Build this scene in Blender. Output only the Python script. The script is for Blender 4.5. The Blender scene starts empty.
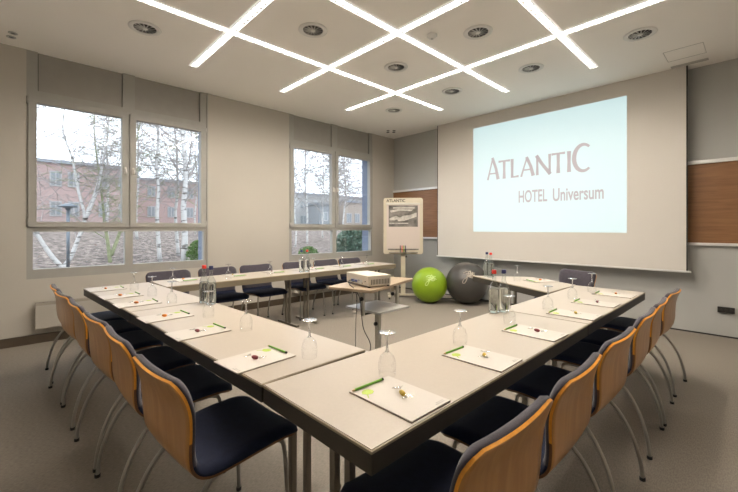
import bpy, bmesh, math, random
from mathutils import Vector, Matrix
R = math.radians
PI = math.pi
random.seed(7)
sc = bpy.context.scene
C = sc.collection

# ------------------------------------------------------------------ materials
def new_mat(name):
    m = bpy.data.materials.new(name); m.use_nodes = True
    nt = m.node_tree
    b = nt.nodes.get('Principled BSDF')
    return m, nt, b

def mat(name, col, rough=0.6, metal=0.0, var=0.06, scale=8.0, bump=0.0, bscale=200.0, stretch=(1, 1, 1), spec=0.5, coat=0.0, sheen=0.0):
    m, nt, b = new_mat(name)
    N, L = nt.nodes, nt.links
    tc = N.new('ShaderNodeTexCoord'); mp = N.new('ShaderNodeMapping')
    mp.inputs['Scale'].default_value = stretch
    L.new(tc.outputs['Object'], mp.inputs['Vector'])
    nz = N.new('ShaderNodeTexNoise'); nz.inputs['Scale'].default_value = scale; nz.inputs['Detail'].default_value = 5
    L.new(mp.outputs['Vector'], nz.inputs['Vector'])
    cr = N.new('ShaderNodeValToRGB')
    cr.color_ramp.elements[0].position = 0.3; cr.color_ramp.elements[1].position = 0.7
    cr.color_ramp.elements[0].color = tuple(c * (1 - var) for c in col) + (1,)
    cr.color_ramp.elements[1].color = tuple(min(1, c * (1 + var)) for c in col) + (1,)
    L.new(nz.outputs['Fac'], cr.inputs['Fac']); L.new(cr.outputs['Color'], b.inputs['Base Color'])
    b.inputs['Roughness'].default_value = rough; b.inputs['Metallic'].default_value = metal
    b.inputs['Specular IOR Level'].default_value = spec
    b.inputs['Coat Weight'].default_value = coat
    b.inputs['Sheen Weight'].default_value = sheen
    if bump > 0:
        n2 = N.new('ShaderNodeTexNoise'); n2.inputs['Scale'].default_value = bscale; n2.inputs['Detail'].default_value = 3
        L.new(mp.outputs['Vector'], n2.inputs['Vector'])
        bp = N.new('ShaderNodeBump'); bp.inputs['Strength'].default_value = bump; bp.inputs['Distance'].default_value = 0.004
        L.new(n2.outputs['Fac'], bp.inputs['Height']); L.new(bp.outputs['Normal'], b.inputs['Normal'])
    return m

def wood_mat(name, c1, c2, stretch, scale=3.0, rough=0.4, coat=0.1):
    m, nt, b = new_mat(name)
    N, L = nt.nodes, nt.links
    tc = N.new('ShaderNodeTexCoord'); mp = N.new('ShaderNodeMapping'); mp.inputs['Scale'].default_value = stretch
    L.new(tc.outputs['Object'], mp.inputs['Vector'])
    n1 = N.new('ShaderNodeTexNoise'); n1.inputs['Scale'].default_value = scale; n1.inputs['Detail'].default_value = 8; n1.inputs['Distortion'].default_value = 0.6
    L.new(mp.outputs['Vector'], n1.inputs['Vector'])
    cr = N.new('ShaderNodeValToRGB')
    cr.color_ramp.elements[0].position = 0.32; cr.color_ramp.elements[1].position = 0.68
    cr.color_ramp.elements[0].color = c1 + (1,); cr.color_ramp.elements[1].color = c2 + (1,)
    L.new(n1.outputs['Fac'], cr.inputs['Fac']); L.new(cr.outputs['Color'], b.inputs['Base Color'])
    b.inputs['Roughness'].default_value = rough; b.inputs['Coat Weight'].default_value = coat
    return m

def emit_mat(name, col, s):
    m, nt, b = new_mat(name)
    b.inputs['Base Color'].default_value = (0.3, 0.3, 0.3, 1)
    b.inputs['Emission Color'].default_value = col + (1,); b.inputs['Emission Strength'].default_value = s
    b.inputs['Roughness'].default_value = 0.7
    return m

def clear_mat(name, tint=(1, 1, 1), gloss=0.08, edge=0.5, rough=0.03):
    m, nt, b = new_mat(name)
    N, L = nt.nodes, nt.links
    N.remove(b)
    out = N['Material Output']
    tr = N.new('ShaderNodeBsdfTransparent'); tr.inputs['Color'].default_value = tint + (1,)
    gl = N.new('ShaderNodeBsdfGlossy'); gl.inputs['Roughness'].default_value = rough
    lw = N.new('ShaderNodeLayerWeight'); lw.inputs['Blend'].default_value = 0.25
    mr = N.new('ShaderNodeMapRange'); mr.inputs['To Min'].default_value = gloss; mr.inputs['To Max'].default_value = edge
    L.new(lw.outputs['Facing'], mr.inputs['Value'])
    mx = N.new('ShaderNodeMixShader')
    L.new(mr.outputs['Result'], mx.inputs['Fac']); L.new(tr.outputs[0], mx.inputs[1]); L.new(gl.outputs[0], mx.inputs[2])
    L.new(mx.outputs[0], out.inputs['Surface'])
    return m

M = {}
M['wall_beige'] = mat('wall_beige', (0.50, 0.468, 0.415), 0.85, var=0.02, scale=1.5, bump=0.15, bscale=120)
M['wall_grey'] = mat('wall_grey', (0.43, 0.43, 0.41), 0.8, var=0.02, scale=1.5, bump=0.1, bscale=120)
M['ceiling'] = mat('ceiling', (0.93, 0.90, 0.85), 0.9, var=0.01, scale=1.0)
M['wall_white'] = mat('wall_white', (0.86, 0.84, 0.80), 0.85, var=0.01)
M['frame'] = mat('frame', (0.36, 0.35, 0.32), 0.55, var=0.03)
M['frame_panel'] = mat('frame_panel', (0.33, 0.315, 0.285), 0.6, var=0.03)
M['hatch'] = mat('hatch', (0.55, 0.53, 0.50), 0.9)
M['reveal_daylit'] = mat('reveal_daylit', (0.16, 0.20, 0.28), 0.8)  # blue daylight falling on the outer jambs, put into the colour
M['gap'] = mat('gap', (0.03, 0.028, 0.025), 0.8)
M['baseboard'] = mat('baseboard', (0.085, 0.062, 0.042), 0.5, var=0.1)
M['rail'] = mat('rail', (0.72, 0.72, 0.70), 0.35, metal=0.4, var=0.02)
M['wood_panel'] = wood_mat('wood_panel', (0.20, 0.088, 0.032), (0.27, 0.128, 0.048), (1.0, 1, 14), 3.0, 0.45)
M['plywood'] = wood_mat('plywood', (0.37, 0.165, 0.042), (0.47, 0.235, 0.07), (9, 9, 0.8), 3.0, 0.35, 0.25)
M['ply_dark'] = mat('ply_dark', (0.17, 0.075, 0.028), 0.5)
M['chart_paper'] = mat('chart_paper', (0.58, 0.50, 0.45), 0.6, var=0.01)
M['ply_edge'] = mat('ply_edge', (0.75, 0.32, 0.03), 0.45, var=0.1, scale=60)
M['fabric_navy'] = mat('fabric_navy', (0.010, 0.015, 0.042), 0.8, var=0.15, scale=40, bump=0.3, bscale=500, sheen=0.05, spec=0.3)
M['fabric_back'] = mat('fabric_back', (0.050, 0.042, 0.056), 0.85, var=0.12, scale=40, bump=0.3, bscale=500, sheen=0.25)
M['leg_metal'] = mat('leg_metal', (0.33, 0.315, 0.28), 0.4, metal=0.55, var=0.03)
M['black_rubber'] = mat('black_rubber', (0.015, 0.015, 0.015), 0.6)
M['laminate'] = mat('laminate', (0.475, 0.415, 0.345), 0.33, var=0.02, scale=90, spec=0.4)
M['lip'] = mat('lip', (0.36, 0.30, 0.20), 0.4, var=0.04)
M['table_edge_lit'] = mat('table_edge_lit', (0.20, 0.165, 0.11), 0.45, var=0.05)  # lighter copy of the dark edge; stronger light on the window row is painted in
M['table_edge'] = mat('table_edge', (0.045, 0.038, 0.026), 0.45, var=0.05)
M['table_leg'] = mat('table_leg', (0.22, 0.195, 0.155), 0.4, metal=0.4, var=0.03)
M['paper'] = mat('paper', (0.60, 0.555, 0.50), 0.55, var=0.01)
M['cardboard'] = mat('cardboard', (0.20, 0.13, 0.08), 0.8)
M['logo_green'] = mat('logo_green', (0.42, 0.55, 0.07), 0.6)
M['pencil_green'] = mat('pencil_green', (0.17, 0.42, 0.04), 0.35, var=0.05)
M['pencil_tip'] = mat('pencil_tip', (0.62, 0.42, 0.20), 0.6)
M['white'] = mat('white', (0.78, 0.77, 0.74), 0.45, var=0.01)
M['vent_dark'] = mat('vent_dark', (0.03, 0.027, 0.022), 0.5)
M['vent_metal'] = mat('vent_metal', (0.50, 0.50, 0.48), 0.4, metal=0.3)
M['lamp'] = emit_mat('lamp', (1.0, 0.905, 0.79), 96.0)
M['louvre'] = mat('louvre', (0.02, 0.02, 0.019), 0.35, var=0.01)
M['prism'] = emit_mat('prism', (1.0, 0.95, 0.86), 0.50)
M['screen'] = mat('screen', (0.64, 0.605, 0.555), 0.8, var=0.01, scale=2)
M['projection'] = emit_mat('projection', (0.58, 0.80, 0.82), 0.62)
M['projection_text'] = emit_mat('projection_text', (0.28, 0.24, 0.27), 0.62)
M['glass_clear'] = clear_mat('glass_clear', (0.99, 0.995, 0.995), 0.02, 0.38)
M['glass_stem'] = clear_mat('glass_stem', (0.97, 0.98, 0.98), 0.58, 0.88, 0.25)
M['bottle_glass'] = clear_mat('bottle_glass', (0.94, 0.96, 0.95), 0.07, 0.7)
M['pane'] = clear_mat('pane', (0.95, 0.97, 0.98), 0.03, 0.25)
M['cap_red'] = mat('cap_red', (0.75, 0.035, 0.02), 0.4)
M['cap_blue'] = mat('cap_blue', (0.02, 0.025, 0.10), 0.4)
M['sweet_orange'] = mat('sweet_orange', (0.75, 0.25, 0.04), 0.3)
M['sweet_plum'] = mat('sweet_plum', (0.25, 0.05, 0.06), 0.3)
M['sweet_gold'] = mat('sweet_gold', (0.60, 0.42, 0.06), 0.3)
M['wrapper'] = clear_mat('wrapper', (0.95, 0.93, 0.88), 0.25, 0.7)
M['ball_green'] = mat('ball_green', (0.25, 0.40, 0.015), 0.32, var=0.03, coat=0.1)
M['ball_grey'] = mat('ball_grey', (0.062, 0.058, 0.054), 0.36, var=0.03, coat=0.1)
M['ball_mark_light'] = mat('ball_mark_light', (0.55, 0.70, 0.25), 0.5)
M['ball_mark_grey'] = mat('ball_mark_grey', (0.42, 0.37, 0.31), 0.5)
M['projector'] = mat('projector', (0.58, 0.52, 0.43), 0.4, var=0.01)
M['projector_dark'] = mat('projector_dark', (0.10, 0.09, 0.08), 0.5)
M['port_blue'] = mat('port_blue', (0.05, 0.08, 0.28), 0.4)
M['cart_top'] = wood_mat('cart_top', (0.40, 0.30, 0.20), (0.47, 0.36, 0.25), (1, 6, 1), 3.0, 0.35)
M['cart_shelf'] = mat('cart_shelf', (0.50, 0.49, 0.47), 0.3, var=0.02)
M['cart_metal'] = mat('cart_metal', (0.58, 0.56, 0.50), 0.4, metal=0.3)
M['cream'] = mat('cream', (0.56, 0.50, 0.38), 0.45, var=0.02)
M['print_grey'] = mat('print_grey', (0.17, 0.155, 0.14), 0.6, var=0.5, scale=9)
M['print_light'] = mat('print_light', (0.47, 0.44, 0.40), 0.6, var=0.3, scale=14)
M['ink'] = mat('ink', (0.03, 0.028, 0.03), 0.6)
M['radiator'] = mat('radiator', (0.43, 0.40, 0.35), 0.5, var=0.01)
M['radiator_fin'] = mat('radiator_fin', (0.34, 0.31, 0.26), 0.5)
M['brass'] = mat('brass', (0.75, 0.72, 0.66), 0.3, metal=0.7)
M['socket'] = mat('socket', (0.02, 0.018, 0.016), 0.45)
M['building_white'] = mat('building_white', (0.32, 0.32, 0.32), 0.8)
M['building_grey'] = mat('building_grey', (0.19, 0.20, 0.215), 0.8)
M['building_ochre'] = mat('building_ochre', (0.29, 0.25, 0.215), 0.8)
M['roof_grey'] = mat('roof_grey', (0.22, 0.24, 0.27), 0.8)
M['window_dark'] = mat('window_dark', (0.19, 0.21, 0.225), 0.15)
M['birch_twig'] = mat('birch_twig', (0.30, 0.28, 0.27), 0.9)
M['green_bark'] = mat('green_bark', (0.24, 0.26, 0.15), 0.9, var=0.25, scale=6)
M['leaf'] = mat('leaf', (0.075, 0.15, 0.03), 0.6, var=0.4, scale=5)
M['conifer'] = mat('conifer', (0.065, 0.115, 0.08), 0.7, var=0.4, scale=5)
M['lamp_post'] = mat('lamp_post', (0.13, 0.155, 0.18), 0.4, metal=0.3)

# carpet
m, nt, b = new_mat('carpet'); N, L = nt.nodes, nt.links
tc = N.new('ShaderNodeTexCoord')
n1 = N.new('ShaderNodeTexNoise'); n1.inputs['Scale'].default_value = 190; n1.inputs['Detail'].default_value = 4
mp = N.new('ShaderNodeMapping'); mp.inputs['Scale'].default_value = (1, 0.25, 1)
L.new(tc.outputs['Object'], mp.inputs['Vector']); L.new(mp.outputs['Vector'], n1.inputs['Vector'])
cr = N.new('ShaderNodeValToRGB'); cr.color_ramp.elements[0].position = 0.35; cr.color_ramp.elements[1].position = 0.65
cr.color_ramp.elements[0].color = (0.215, 0.188, 0.157, 1); cr.color_ramp.elements[1].color = (0.285, 0.25, 0.21, 1)
L.new(n1.outputs['Fac'], cr.inputs['Fac']); L.new(cr.outputs['Color'], b.inputs['Base Color'])
b.inputs['Roughness'].default_value = 0.9; b.inputs['Specular IOR Level'].default_value = 0.25
bp = N.new('ShaderNodeBump'); bp.inputs['Strength'].default_value = 0.5; bp.inputs['Distance'].default_value = 0.004
L.new(n1.outputs['Fac'], bp.inputs['Height']); L.new(bp.outputs['Normal'], b.inputs['Normal'])
M['carpet'] = m

# leaf litter ground
m, nt, b = new_mat('leaf_litter'); N, L = nt.nodes, nt.links
tc = N.new('ShaderNodeTexCoord')
n1 = N.new('ShaderNodeTexNoise'); n1.inputs['Scale'].default_value = 3.8; n1.inputs['Detail'].default_value = 12; n1.inputs['Roughness'].default_value = 0.75
L.new(tc.outputs['Object'], n1.inputs['Vector'])
cr = N.new('ShaderNodeValToRGB'); e = cr.color_ramp.elements
e[0].position = 0.40; e[0].color = (0.035, 0.027, 0.022, 1); e[1].position = 0.60; e[1].color = (0.30, 0.25, 0.22, 1)
x = e.new(0.5); x.color = (0.12, 0.095, 0.082, 1)
L.new(n1.outputs['Fac'], cr.inputs['Fac']); L.new(cr.outputs['Color'], b.inputs['Base Color'])
b.inputs['Roughness'].default_value = 1.0
M['leaf_litter'] = m

# birch bark
m, nt, b = new_mat('birch_bark'); N, L = nt.nodes, nt.links
tc = N.new('ShaderNodeTexCoord'); mp = N.new('ShaderNodeMapping'); mp.inputs['Scale'].default_value = (1, 1, 4.5)
L.new(tc.outputs['Object'], mp.inputs['Vector'])
n1 = N.new('ShaderNodeTexNoise'); n1.inputs['Scale'].default_value = 2.2; n1.inputs['Detail'].default_value = 6
L.new(mp.outputs['Vector'], n1.inputs['Vector'])
cr = N.new('ShaderNodeValToRGB'); e = cr.color_ramp.elements
e[0].position = 0.36; e[0].color = (0.09, 0.08, 0.07, 1); e[1].position = 0.46; e[1].color = (0.46, 0.455, 0.445, 1)
L.new(n1.outputs['Fac'], cr.inputs['Fac']); L.new(cr.outputs['Color'], b.inputs['Base Color'])
b.inputs['Roughness'].default_value = 0.8
M['birch_bark'] = m

# brick
m, nt, b = new_mat('brick'); N, L = nt.nodes, nt.links
tc = N.new('ShaderNodeTexCoord'); mp = N.new('ShaderNodeMapping'); mp.inputs['Rotation'].default_value = (R(90), 0, R(90))
L.new(tc.outputs['Object'], mp.inputs['Vector'])
br = N.new('ShaderNodeTexBrick'); br.inputs['Scale'].default_value = 3.0
br.inputs['Color1'].default_value = (0.30, 0.12, 0.105, 1); br.inputs['Color2'].default_value = (0.34, 0.15, 0.13, 1); br.inputs['Mortar'].default_value = (0.34, 0.25, 0.235, 1)
br.inputs['Mortar Size'].default_value = 0.015
L.new(mp.outputs['Vector'], br.inputs['Vector']); L.new(br.outputs['Color'], b.inputs['Base Color'])
b.inputs['Roughness'].default_value = 0.9
M['brick'] = m

# ------------------------------------------------------------------ mesh helpers
class MB:
    def __init__(self):
        self.bm = bmesh.new()
    def box(self, x0, x1, y0, y1, z0, z1, bev=0.0, mi=0, rot=None, seg=2):
        t = bmesh.new()
        bmesh.ops.create_cube(t, size=1)
        for v in t.verts:
            v.co = Vector(((x0 + x1) / 2 + v.co.x * (x1 - x0), (y0 + y1) / 2 + v.co.y * (y1 - y0), (z0 + z1) / 2 + v.co.z * (z1 - z0)))
        if bev > 0:
            bmesh.ops.bevel(t, geom=t.edges[:], offset=bev, segments=seg, affect='EDGES', profile=0.7)
        self._merge(t, rot, mi); return self
    def _merge(self, t, rot=None, mi=0):
        if rot is not None: bmesh.ops.transform(t, matrix=rot, verts=t.verts)
        for f in t.faces:
            if mi: f.material_index = mi
        me = bpy.data.meshes.new('tmp'); t.to_mesh(me); t.free()
        self.bm.from_mesh(me); bpy.data.meshes.remove(me)
    def tube(self, pts, r, sides=8, smooth=True, caps=True, mi=0):
        pts = [Vector(p) for p in pts]
        n = len(pts)
        rr = r if isinstance(r, (list, tuple)) else [r] * n
        t = bmesh.new(); rings = []
        up = None
        for i, p in enumerate(pts):
            d = (pts[min(i + 1, n - 1)] - pts[max(i - 1, 0)])
            if d.length < 1e-9: d = Vector((0, 0, 1))
            d.normalize()
            if up is None:
                up = d.orthogonal().normalized()
            else:
                up = (up - d * up.dot(d))
                if up.length < 1e-6: up = d.orthogonal()
                up.normalize()
            s = d.cross(up)
            rings.append([t.verts.new(p + (up * math.cos(2 * PI * k / sides) + s * math.sin(2 * PI * k / sides)) * rr[i]) for k in range(sides)])
        for a, b_ in zip(rings[:-1], rings[1:]):
            for k in range(sides):
                f = t.faces.new((a[k], a[(k + 1) % sides], b_[(k + 1) % sides], b_[k])); f.smooth = smooth
        if caps:
            t.faces.new(rings[0][::-1]); t.faces.new(rings[-1])
        self._merge(t, None, mi); return self
    def lathe(self, prof, cx=0, cy=0, sides=20, mi=0, rot=None):
        t = bmesh.new(); rings = []
        for (r, z) in prof:
            if r < 1e-6: rings.append([t.verts.new((cx, cy, z))])
            else: rings.append([t.verts.new((cx + r * math.cos(2 * PI * k / sides), cy + r * math.sin(2 * PI * k / sides), z)) for k in range(sides)])
        for a, b_ in zip(rings[:-1], rings[1:]):
            if len(a) == 1 and len(b_) == 1: continue
            for k in range(sides):
                k2 = (k + 1) % sides
                if len(a) == 1: f = t.faces.new((a[0], b_[k2], b_[k]))
                elif len(b_) == 1: f = t.faces.new((a[k], a[k2], b_[0]))
                else: f = t.faces.new((a[k], a[k2], b_[k2], b_[k]))
                f.smooth = True
        self._merge(t, rot, mi); return self
    def prism(self, poly, z0, z1, mi=0, rot=None, bev=0):
        t = bmesh.new()
        lo = [t.verts.new((x, y, z0)) for x, y in poly]; hi = [t.verts.new((x, y, z1)) for x, y in poly]
        n = len(poly)
        t.faces.new(lo[::-1]); t.faces.new(hi)
        for k in range(n): t.faces.new((lo[k], lo[(k + 1) % n], hi[(k + 1) % n], hi[k]))
        bmesh.ops.recalc_face_normals(t, faces=t.faces[:])
        if bev > 0: bmesh.ops.bevel(t, geom=t.edges[:], offset=bev, segments=2, affect='EDGES', profile=0.7)
        self._merge(t, rot, mi); return self
    def grid(self, rows, mi=0, smooth=True):
        t = bmesh.new()
        vs = [[t.verts.new(p) for p in row] for row in rows]
        for i in range(len(vs) - 1):
            for j in range(len(vs[0]) - 1):
                f = t.faces.new((vs[i][j], vs[i][j + 1], vs[i + 1][j + 1], vs[i + 1][j])); f.smooth = smooth
        self._merge(t, None, mi); return self
    def build(self, name, mats, parent=None, autosmooth=False):
        me = bpy.data.meshes.new(name); 
        bmesh.ops.recalc_face_normals(self.bm, faces=self.bm.faces[:])
        self.bm.to_mesh(me); self.bm.free()
        if not isinstance(mats, (list, tuple)): mats = [mats]
        for m_ in mats: me.materials.append(m_)
        o = bpy.data.objects.new(name, me); C.objects.link(o)
        if parent: o.parent = parent
        return o

def tag(o, label=None, cat=None, group=None, kind=None):
    if label: o['label'] = label
    if cat: o['category'] = cat
    if group: o['group'] = group
    if kind: o['kind'] = kind
    return o
def empty(name, loc=(0, 0, 0), rz=0, label=None, cat=None, group=None, kind=None):
    o = bpy.data.objects.new(name, None); C.objects.link(o)
    o.location = loc; o.rotation_euler = (0, 0, rz); o.empty_display_size = 0.1
    return tag(o, label, cat, group, kind)
def copy_tree(o, parent=None):
    c = o.copy(); C.objects.link(c)
    if parent is not None: c.parent = parent
    for ch in list(o.children): copy_tree(ch, c)
    return c
def struct(o): o['kind'] = 'structure'; return o

def catmull(pts, k=6):
    P = [Vector(p) for p in pts]; out = []
    for i in range(len(P) - 1):
        p0 = P[max(i - 1, 0)]; p1 = P[i]; p2 = P[i + 1]; p3 = P[min(i + 2, len(P) - 1)]
        for j in range(k):
            t = j / k
            out.append(0.5 * ((2 * p1) + (-p0 + p2) * t + (2 * p0 - 5 * p1 + 4 * p2 - p3) * t * t + (-p0 + 3 * p1 - 3 * p2 + p3) * t ** 3))
    out.append(P[-1]); return out

ORD = ['', 'first', 'second', 'third', 'fourth', 'fifth', 'sixth']

# ------------------------------------------------------------------ room
XW, YW, CZ = -5.88, 6.40, 3.43
XR, YB = 2.2, -2.3
struct(MB().box(XW - 0.3, XR + 0.2, YB - 0.2, YW + 0.2, -0.12, 0).build('floor', M['carpet']))
c_ = MB().box(XW - 0.3, XR + 0.2, YB - 0.2, YW + 0.2, CZ, CZ + 0.2)
c_ = struct(c_.build('ceiling', M['ceiling']))
# access hatches and dust slot in the ceiling
acc = MB()
for x0, x1, y0, y1 in ((-0.80, -0.795, 5.57, 5.92), (-0.445, -0.44, 5.57, 5.92), (-0.80, -0.44, 5.565, 5.57), (-0.80, -0.44, 5.92, 5.925), (-0.80, -0.44, 6.12, 6.2)):
    acc.box(x0, x1, y0, y1, CZ - 0.004, CZ)
struct(acc.build('trim_1', M['hatch']))
W1 = (0.106, 2.147); W2 = (3.605, 5.70); ZS, ZT = 0.756, 2.905
w = MB(); t_ = 0.32
for y0, y1 in ((YB, W1[0]), (W1[1], W2[0]), (W2[1], YW)): w.box(XW - t_, XW, y0, y1, 0, CZ)
for y0, y1 in (W1, W2):
    w.box(XW - t_, XW, y0, y1, 0, ZS); w.box(XW - t_, XW - 0.08, y0, y1, ZT, CZ)
struct(w.build('wall_left', M['wall_beige']))
struct(MB().box(XW - t_, XR + 0.2, YW, YW + 0.2, 0, CZ).build('wall_front', M['wall_grey']))
struct(MB().box(XR, XR + 0.2, YB, YW, 0, CZ).build('wall_right', M['wall_white']))
struct(MB().box(XW - t_, XR + 0.2, YB - 0.2, YB, 0, CZ).build('wall_back', M['wall_white']))
struct(MB().box(XW, XW + 0.018, YB, YW, 0, 0.105, 0.003).build('baseboard_left', M['baseboard']))
struct(MB().box(XW + 0.02, XR, YW - 0.012, YW, 0, 0.018).build('baseboard_front', M['gap']))
struct(MB().box(XR - 0.018, XR, YB, YW - 0.02, 0, 0.105).build('baseboard_right', M['baseboard']))
struct(MB().box(XW + 0.02, XR - 0.02, YB, YB + 0.018, 0, 0.105).build('baseboard_back', M['baseboard']))
# timber band on the front wall between two pale rails
struct(MB().box(XW, XR, YW - 0.02, YW, 1.167, 2.178).build('trim_2', M['wood_panel']))
struct(MB().box(XW, XR, YW - 0.045, YW, 2.178, 2.222, 0.004).build('trim_3', M['rail']))
struct(MB().box(XW, XR, YW - 0.045, YW, 1.133, 1.167, 0.004).build('trim_4', M['rail']))
# thin shadow lines edging the pillar between the windows
struct(MB().box(XW, XW + 0.012, W1[1] + 0.0, W1[1] + 0.02, 0.0 + 0.106, CZ).build('trim_5', M['frame']))

def window(n, y0, y1):
    root = empty('window_%d' % n, (XW, (y0 + y1) / 2, ZS), 0, kind='structure')
    ox, oy, oz = XW, (y0 + y1) / 2, ZS
    def bld(mb, name, m_, par=root):
        bmesh.ops.translate(mb.bm, vec=(-ox, -oy, -oz), verts=mb.bm.verts)
        return mb.build(name, m_, par)
    ym = (y0 + y1) / 2
    fx0, fx1 = XW - 0.09, XW - 0.005
    f = MB()
    f.box(fx0, fx1, y0, y1, ZS, 0.868); f.box(fx0, fx1, y0, y1, 1.311, 1.395); f.box(fx0, fx1, y0, y1, 2.85, ZT)
    for a, b_ in ((y0, y0 + 0.055), (y1 - 0.04, y1), (ym - 0.045, ym + 0.045)):
        for za, zb in ((0.868, 1.311), (1.395, 2.85)): f.box(fx0, fx1, a, b_, za, zb)
    # upper closed boxes
    f.box(fx0, fx1, y0, y1, ZT, ZT + 0.07)
    for a, b_ in ((y0, y0 + 0.10), (y1 - 0.09, y1), (ym - 0.07, ym + 0.07)): f.box(fx0, fx1, a, b_, ZT + 0.07, CZ)
    bld(f, 'window_frame', M['frame'])
    for a, b_ in ((y0 + 0.10, ym - 0.07), (ym + 0.07, y1 - 0.09)):
        bld(MB().box(fx0, fx1 - 0.03, a + 0.006, b_ - 0.006, ZT + 0.076, CZ), 'blind_box', M['frame_panel'])
        g = MB(); g.box(fx0, fx1 - 0.034, a, b_, ZT + 0.07, CZ); bld(g, 'shadow_gap', M['gap'])
    for a, b_ in ((y0 + 0.055, ym - 0.045), (ym + 0.045, y1 - 0.04)):
        bld(MB().box(XW - 0.06, XW - 0.045, a, b_, 0.868, 1.311), 'pane', M['pane'])
    # opening sashes, slightly proud
    for k, (a, b_) in enumerate(((y0 + 0.015, ym - 0.008), (ym + 0.008, y1 - 0.012))):
        s = MB(); sx0, sx1 = XW - 0.07, XW + 0.02; sw = 0.075
        s.box(sx0, sx1, a, b_, 1.365, 1.432, 0.004); s.box(sx0, sx1, a, b_, 2.825, 2.895, 0.004)
        s.box(sx0, sx1, a, a + sw, 1.43, 2.827, 0.004); s.box(sx0, sx1, b_ - sw, b_, 1.43, 2.827, 0.004)
        so = bld(s, 'sash', M['frame'])
        bld(MB().box(XW - 0.04, XW - 0.025, a + sw, b_ - sw, 1.43, 2.83), 'pane', M['pane'], so)
        hy = b_ - sw / 2 if k == 0 else a + sw / 2
        h = MB(); h.box(XW + 0.018, XW + 0.03, hy - 0.012, hy + 0.012, 2.08, 2.17, 0.003)
        h.tube([(XW + 0.025, hy, 2.14), (XW + 0.06, hy, 2.14), (XW + 0.065, hy, 2.12), (XW + 0.065, hy, 2.07)], 0.008, 8)
        bld(h, 'window_handle', M['brass'], so)
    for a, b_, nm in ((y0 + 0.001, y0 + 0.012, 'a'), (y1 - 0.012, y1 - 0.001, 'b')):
        bld(MB().box(XW - 0.318, XW - 0.092, a, b_, ZS + 0.002, ZT - 0.002), 'outer_reveal', M['reveal_daylit'])
    # hinge covers
    h = MB()
    for yy in (y0 + 0.008, y1 - 0.008):
        for zz in (1.38, 2.80): h.tube([(XW + 0.01, yy, zz), (XW + 0.01, yy, zz + 0.09)], 0.009, 8)
    bld(h, 'hinge', M['frame'])
window(1, *W1); window(2, *W2)

def radiator(y0, y1, lab):
    root = empty('radiator', (XW + 0.01, (y0 + y1) / 2, 0.185), 0, lab, 'radiator', 'radiators under the windows')
    h = (y1 - y0) / 2
    MB().box(0.02, 0.10, -h, h, 0, 0.27, 0.006).build('radiator_panel', M['radiator'], root)
    s = MB(); k = -h + 0.015
    while k < h - 0.02:
        s.box(0.03, 0.095, k, k + 0.02, 0.268, 0.292); k += 0.032
    s.box(0.022, 0.03, -h, h, 0.268, 0.298); s.box(0.095, 0.10, -h, h, 0.268, 0.298)
    s.build('top_grille', M['radiator_fin'], root)
    for yy in (-h + 0.2, h - 0.2): MB().box(-0.0095, 0.025, yy - 0.02, yy + 0.02, 0.05, 0.2).build('wall_bracket', M['radiator_fin'], root)
radiator(0.18, 2.1, 'long beige radiator under the large left window behind the left chairs')
radiator(3.65, 5.65, 'long beige radiator under the far window behind the window-side chairs')

# ------------------------------------------------------------------ ceiling lights
def strip(axis, c, a, b_, lab):
    """axis 'x' runs along X at y=c, else along Y at x=c"""
    L_ = b_ - a
    loc = ((a + b_) / 2, c, CZ) if axis == 'x' else (c, (a + b_) / 2, CZ)
    zoff = 0.0 if axis == 'x' else 0.0
    root = empty('ceiling_light', loc, 0 if axis == 'x' else R(90), lab, 'ceiling light', 'louvred strip lights crossing on the ceiling')
    h = L_ / 2; d = 0.016 if axis == 'x' else 0.014; wd = 0.046
    hs = MB(); hs.box(-h, h, -wd, -wd + 0.008, -d, 0); hs.box(-h, h, wd - 0.008, wd, -d, 0)
    hs.box(-h, -h + 0.02, -wd, wd, -d, 0); hs.box(h - 0.02, h, -wd, wd, -d, 0)
    hs.build('prismatic_side', M['prism'], root)
    MB().box(-h + 0.02, h - 0.02, -wd + 0.008, wd - 0.008, -0.002, -0.0005).build('glow_backing', M['prism'], root)  # backing glows by itself in place of lamplight falling on it
    MB().box(-h + 0.03, h - 0.03, -0.012, 0.012, -0.006, -0.002).build('lamp_tube', M['lamp'], root)
    lv = MB(); k = -h + 0.05
    while k < h - 0.04:
        lv.box(k, k + 0.006, -wd + 0.008, wd - 0.008, -d + 0.001, -0.0065); k += 0.09
    for yy in (-wd + 0.007, wd - 0.010): lv.box(-h + 0.02, h - 0.02, yy, yy + 0.003, -0.0085, -0.006, mi=1)
    lv.build('louvre', [M['louvre'], M['white']], root)
XS = [(-3.85, 'nearest the windows'), (-2.65, 'in the middle'), (-1.48, 'nearest the right side')]
YS = [(1.66, 'nearest the camera'), (2.94, 'in the middle'), (4.22, 'nearest the screen')]
for y, t in YS: strip('x', y, -5.0, -0.3, 'louvred strip light running away from the window wall, ' + t)
for x, t in XS: strip('y', x, 0.45, 5.42, 'louvred strip light running toward the screen wall, ' + t)

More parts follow.
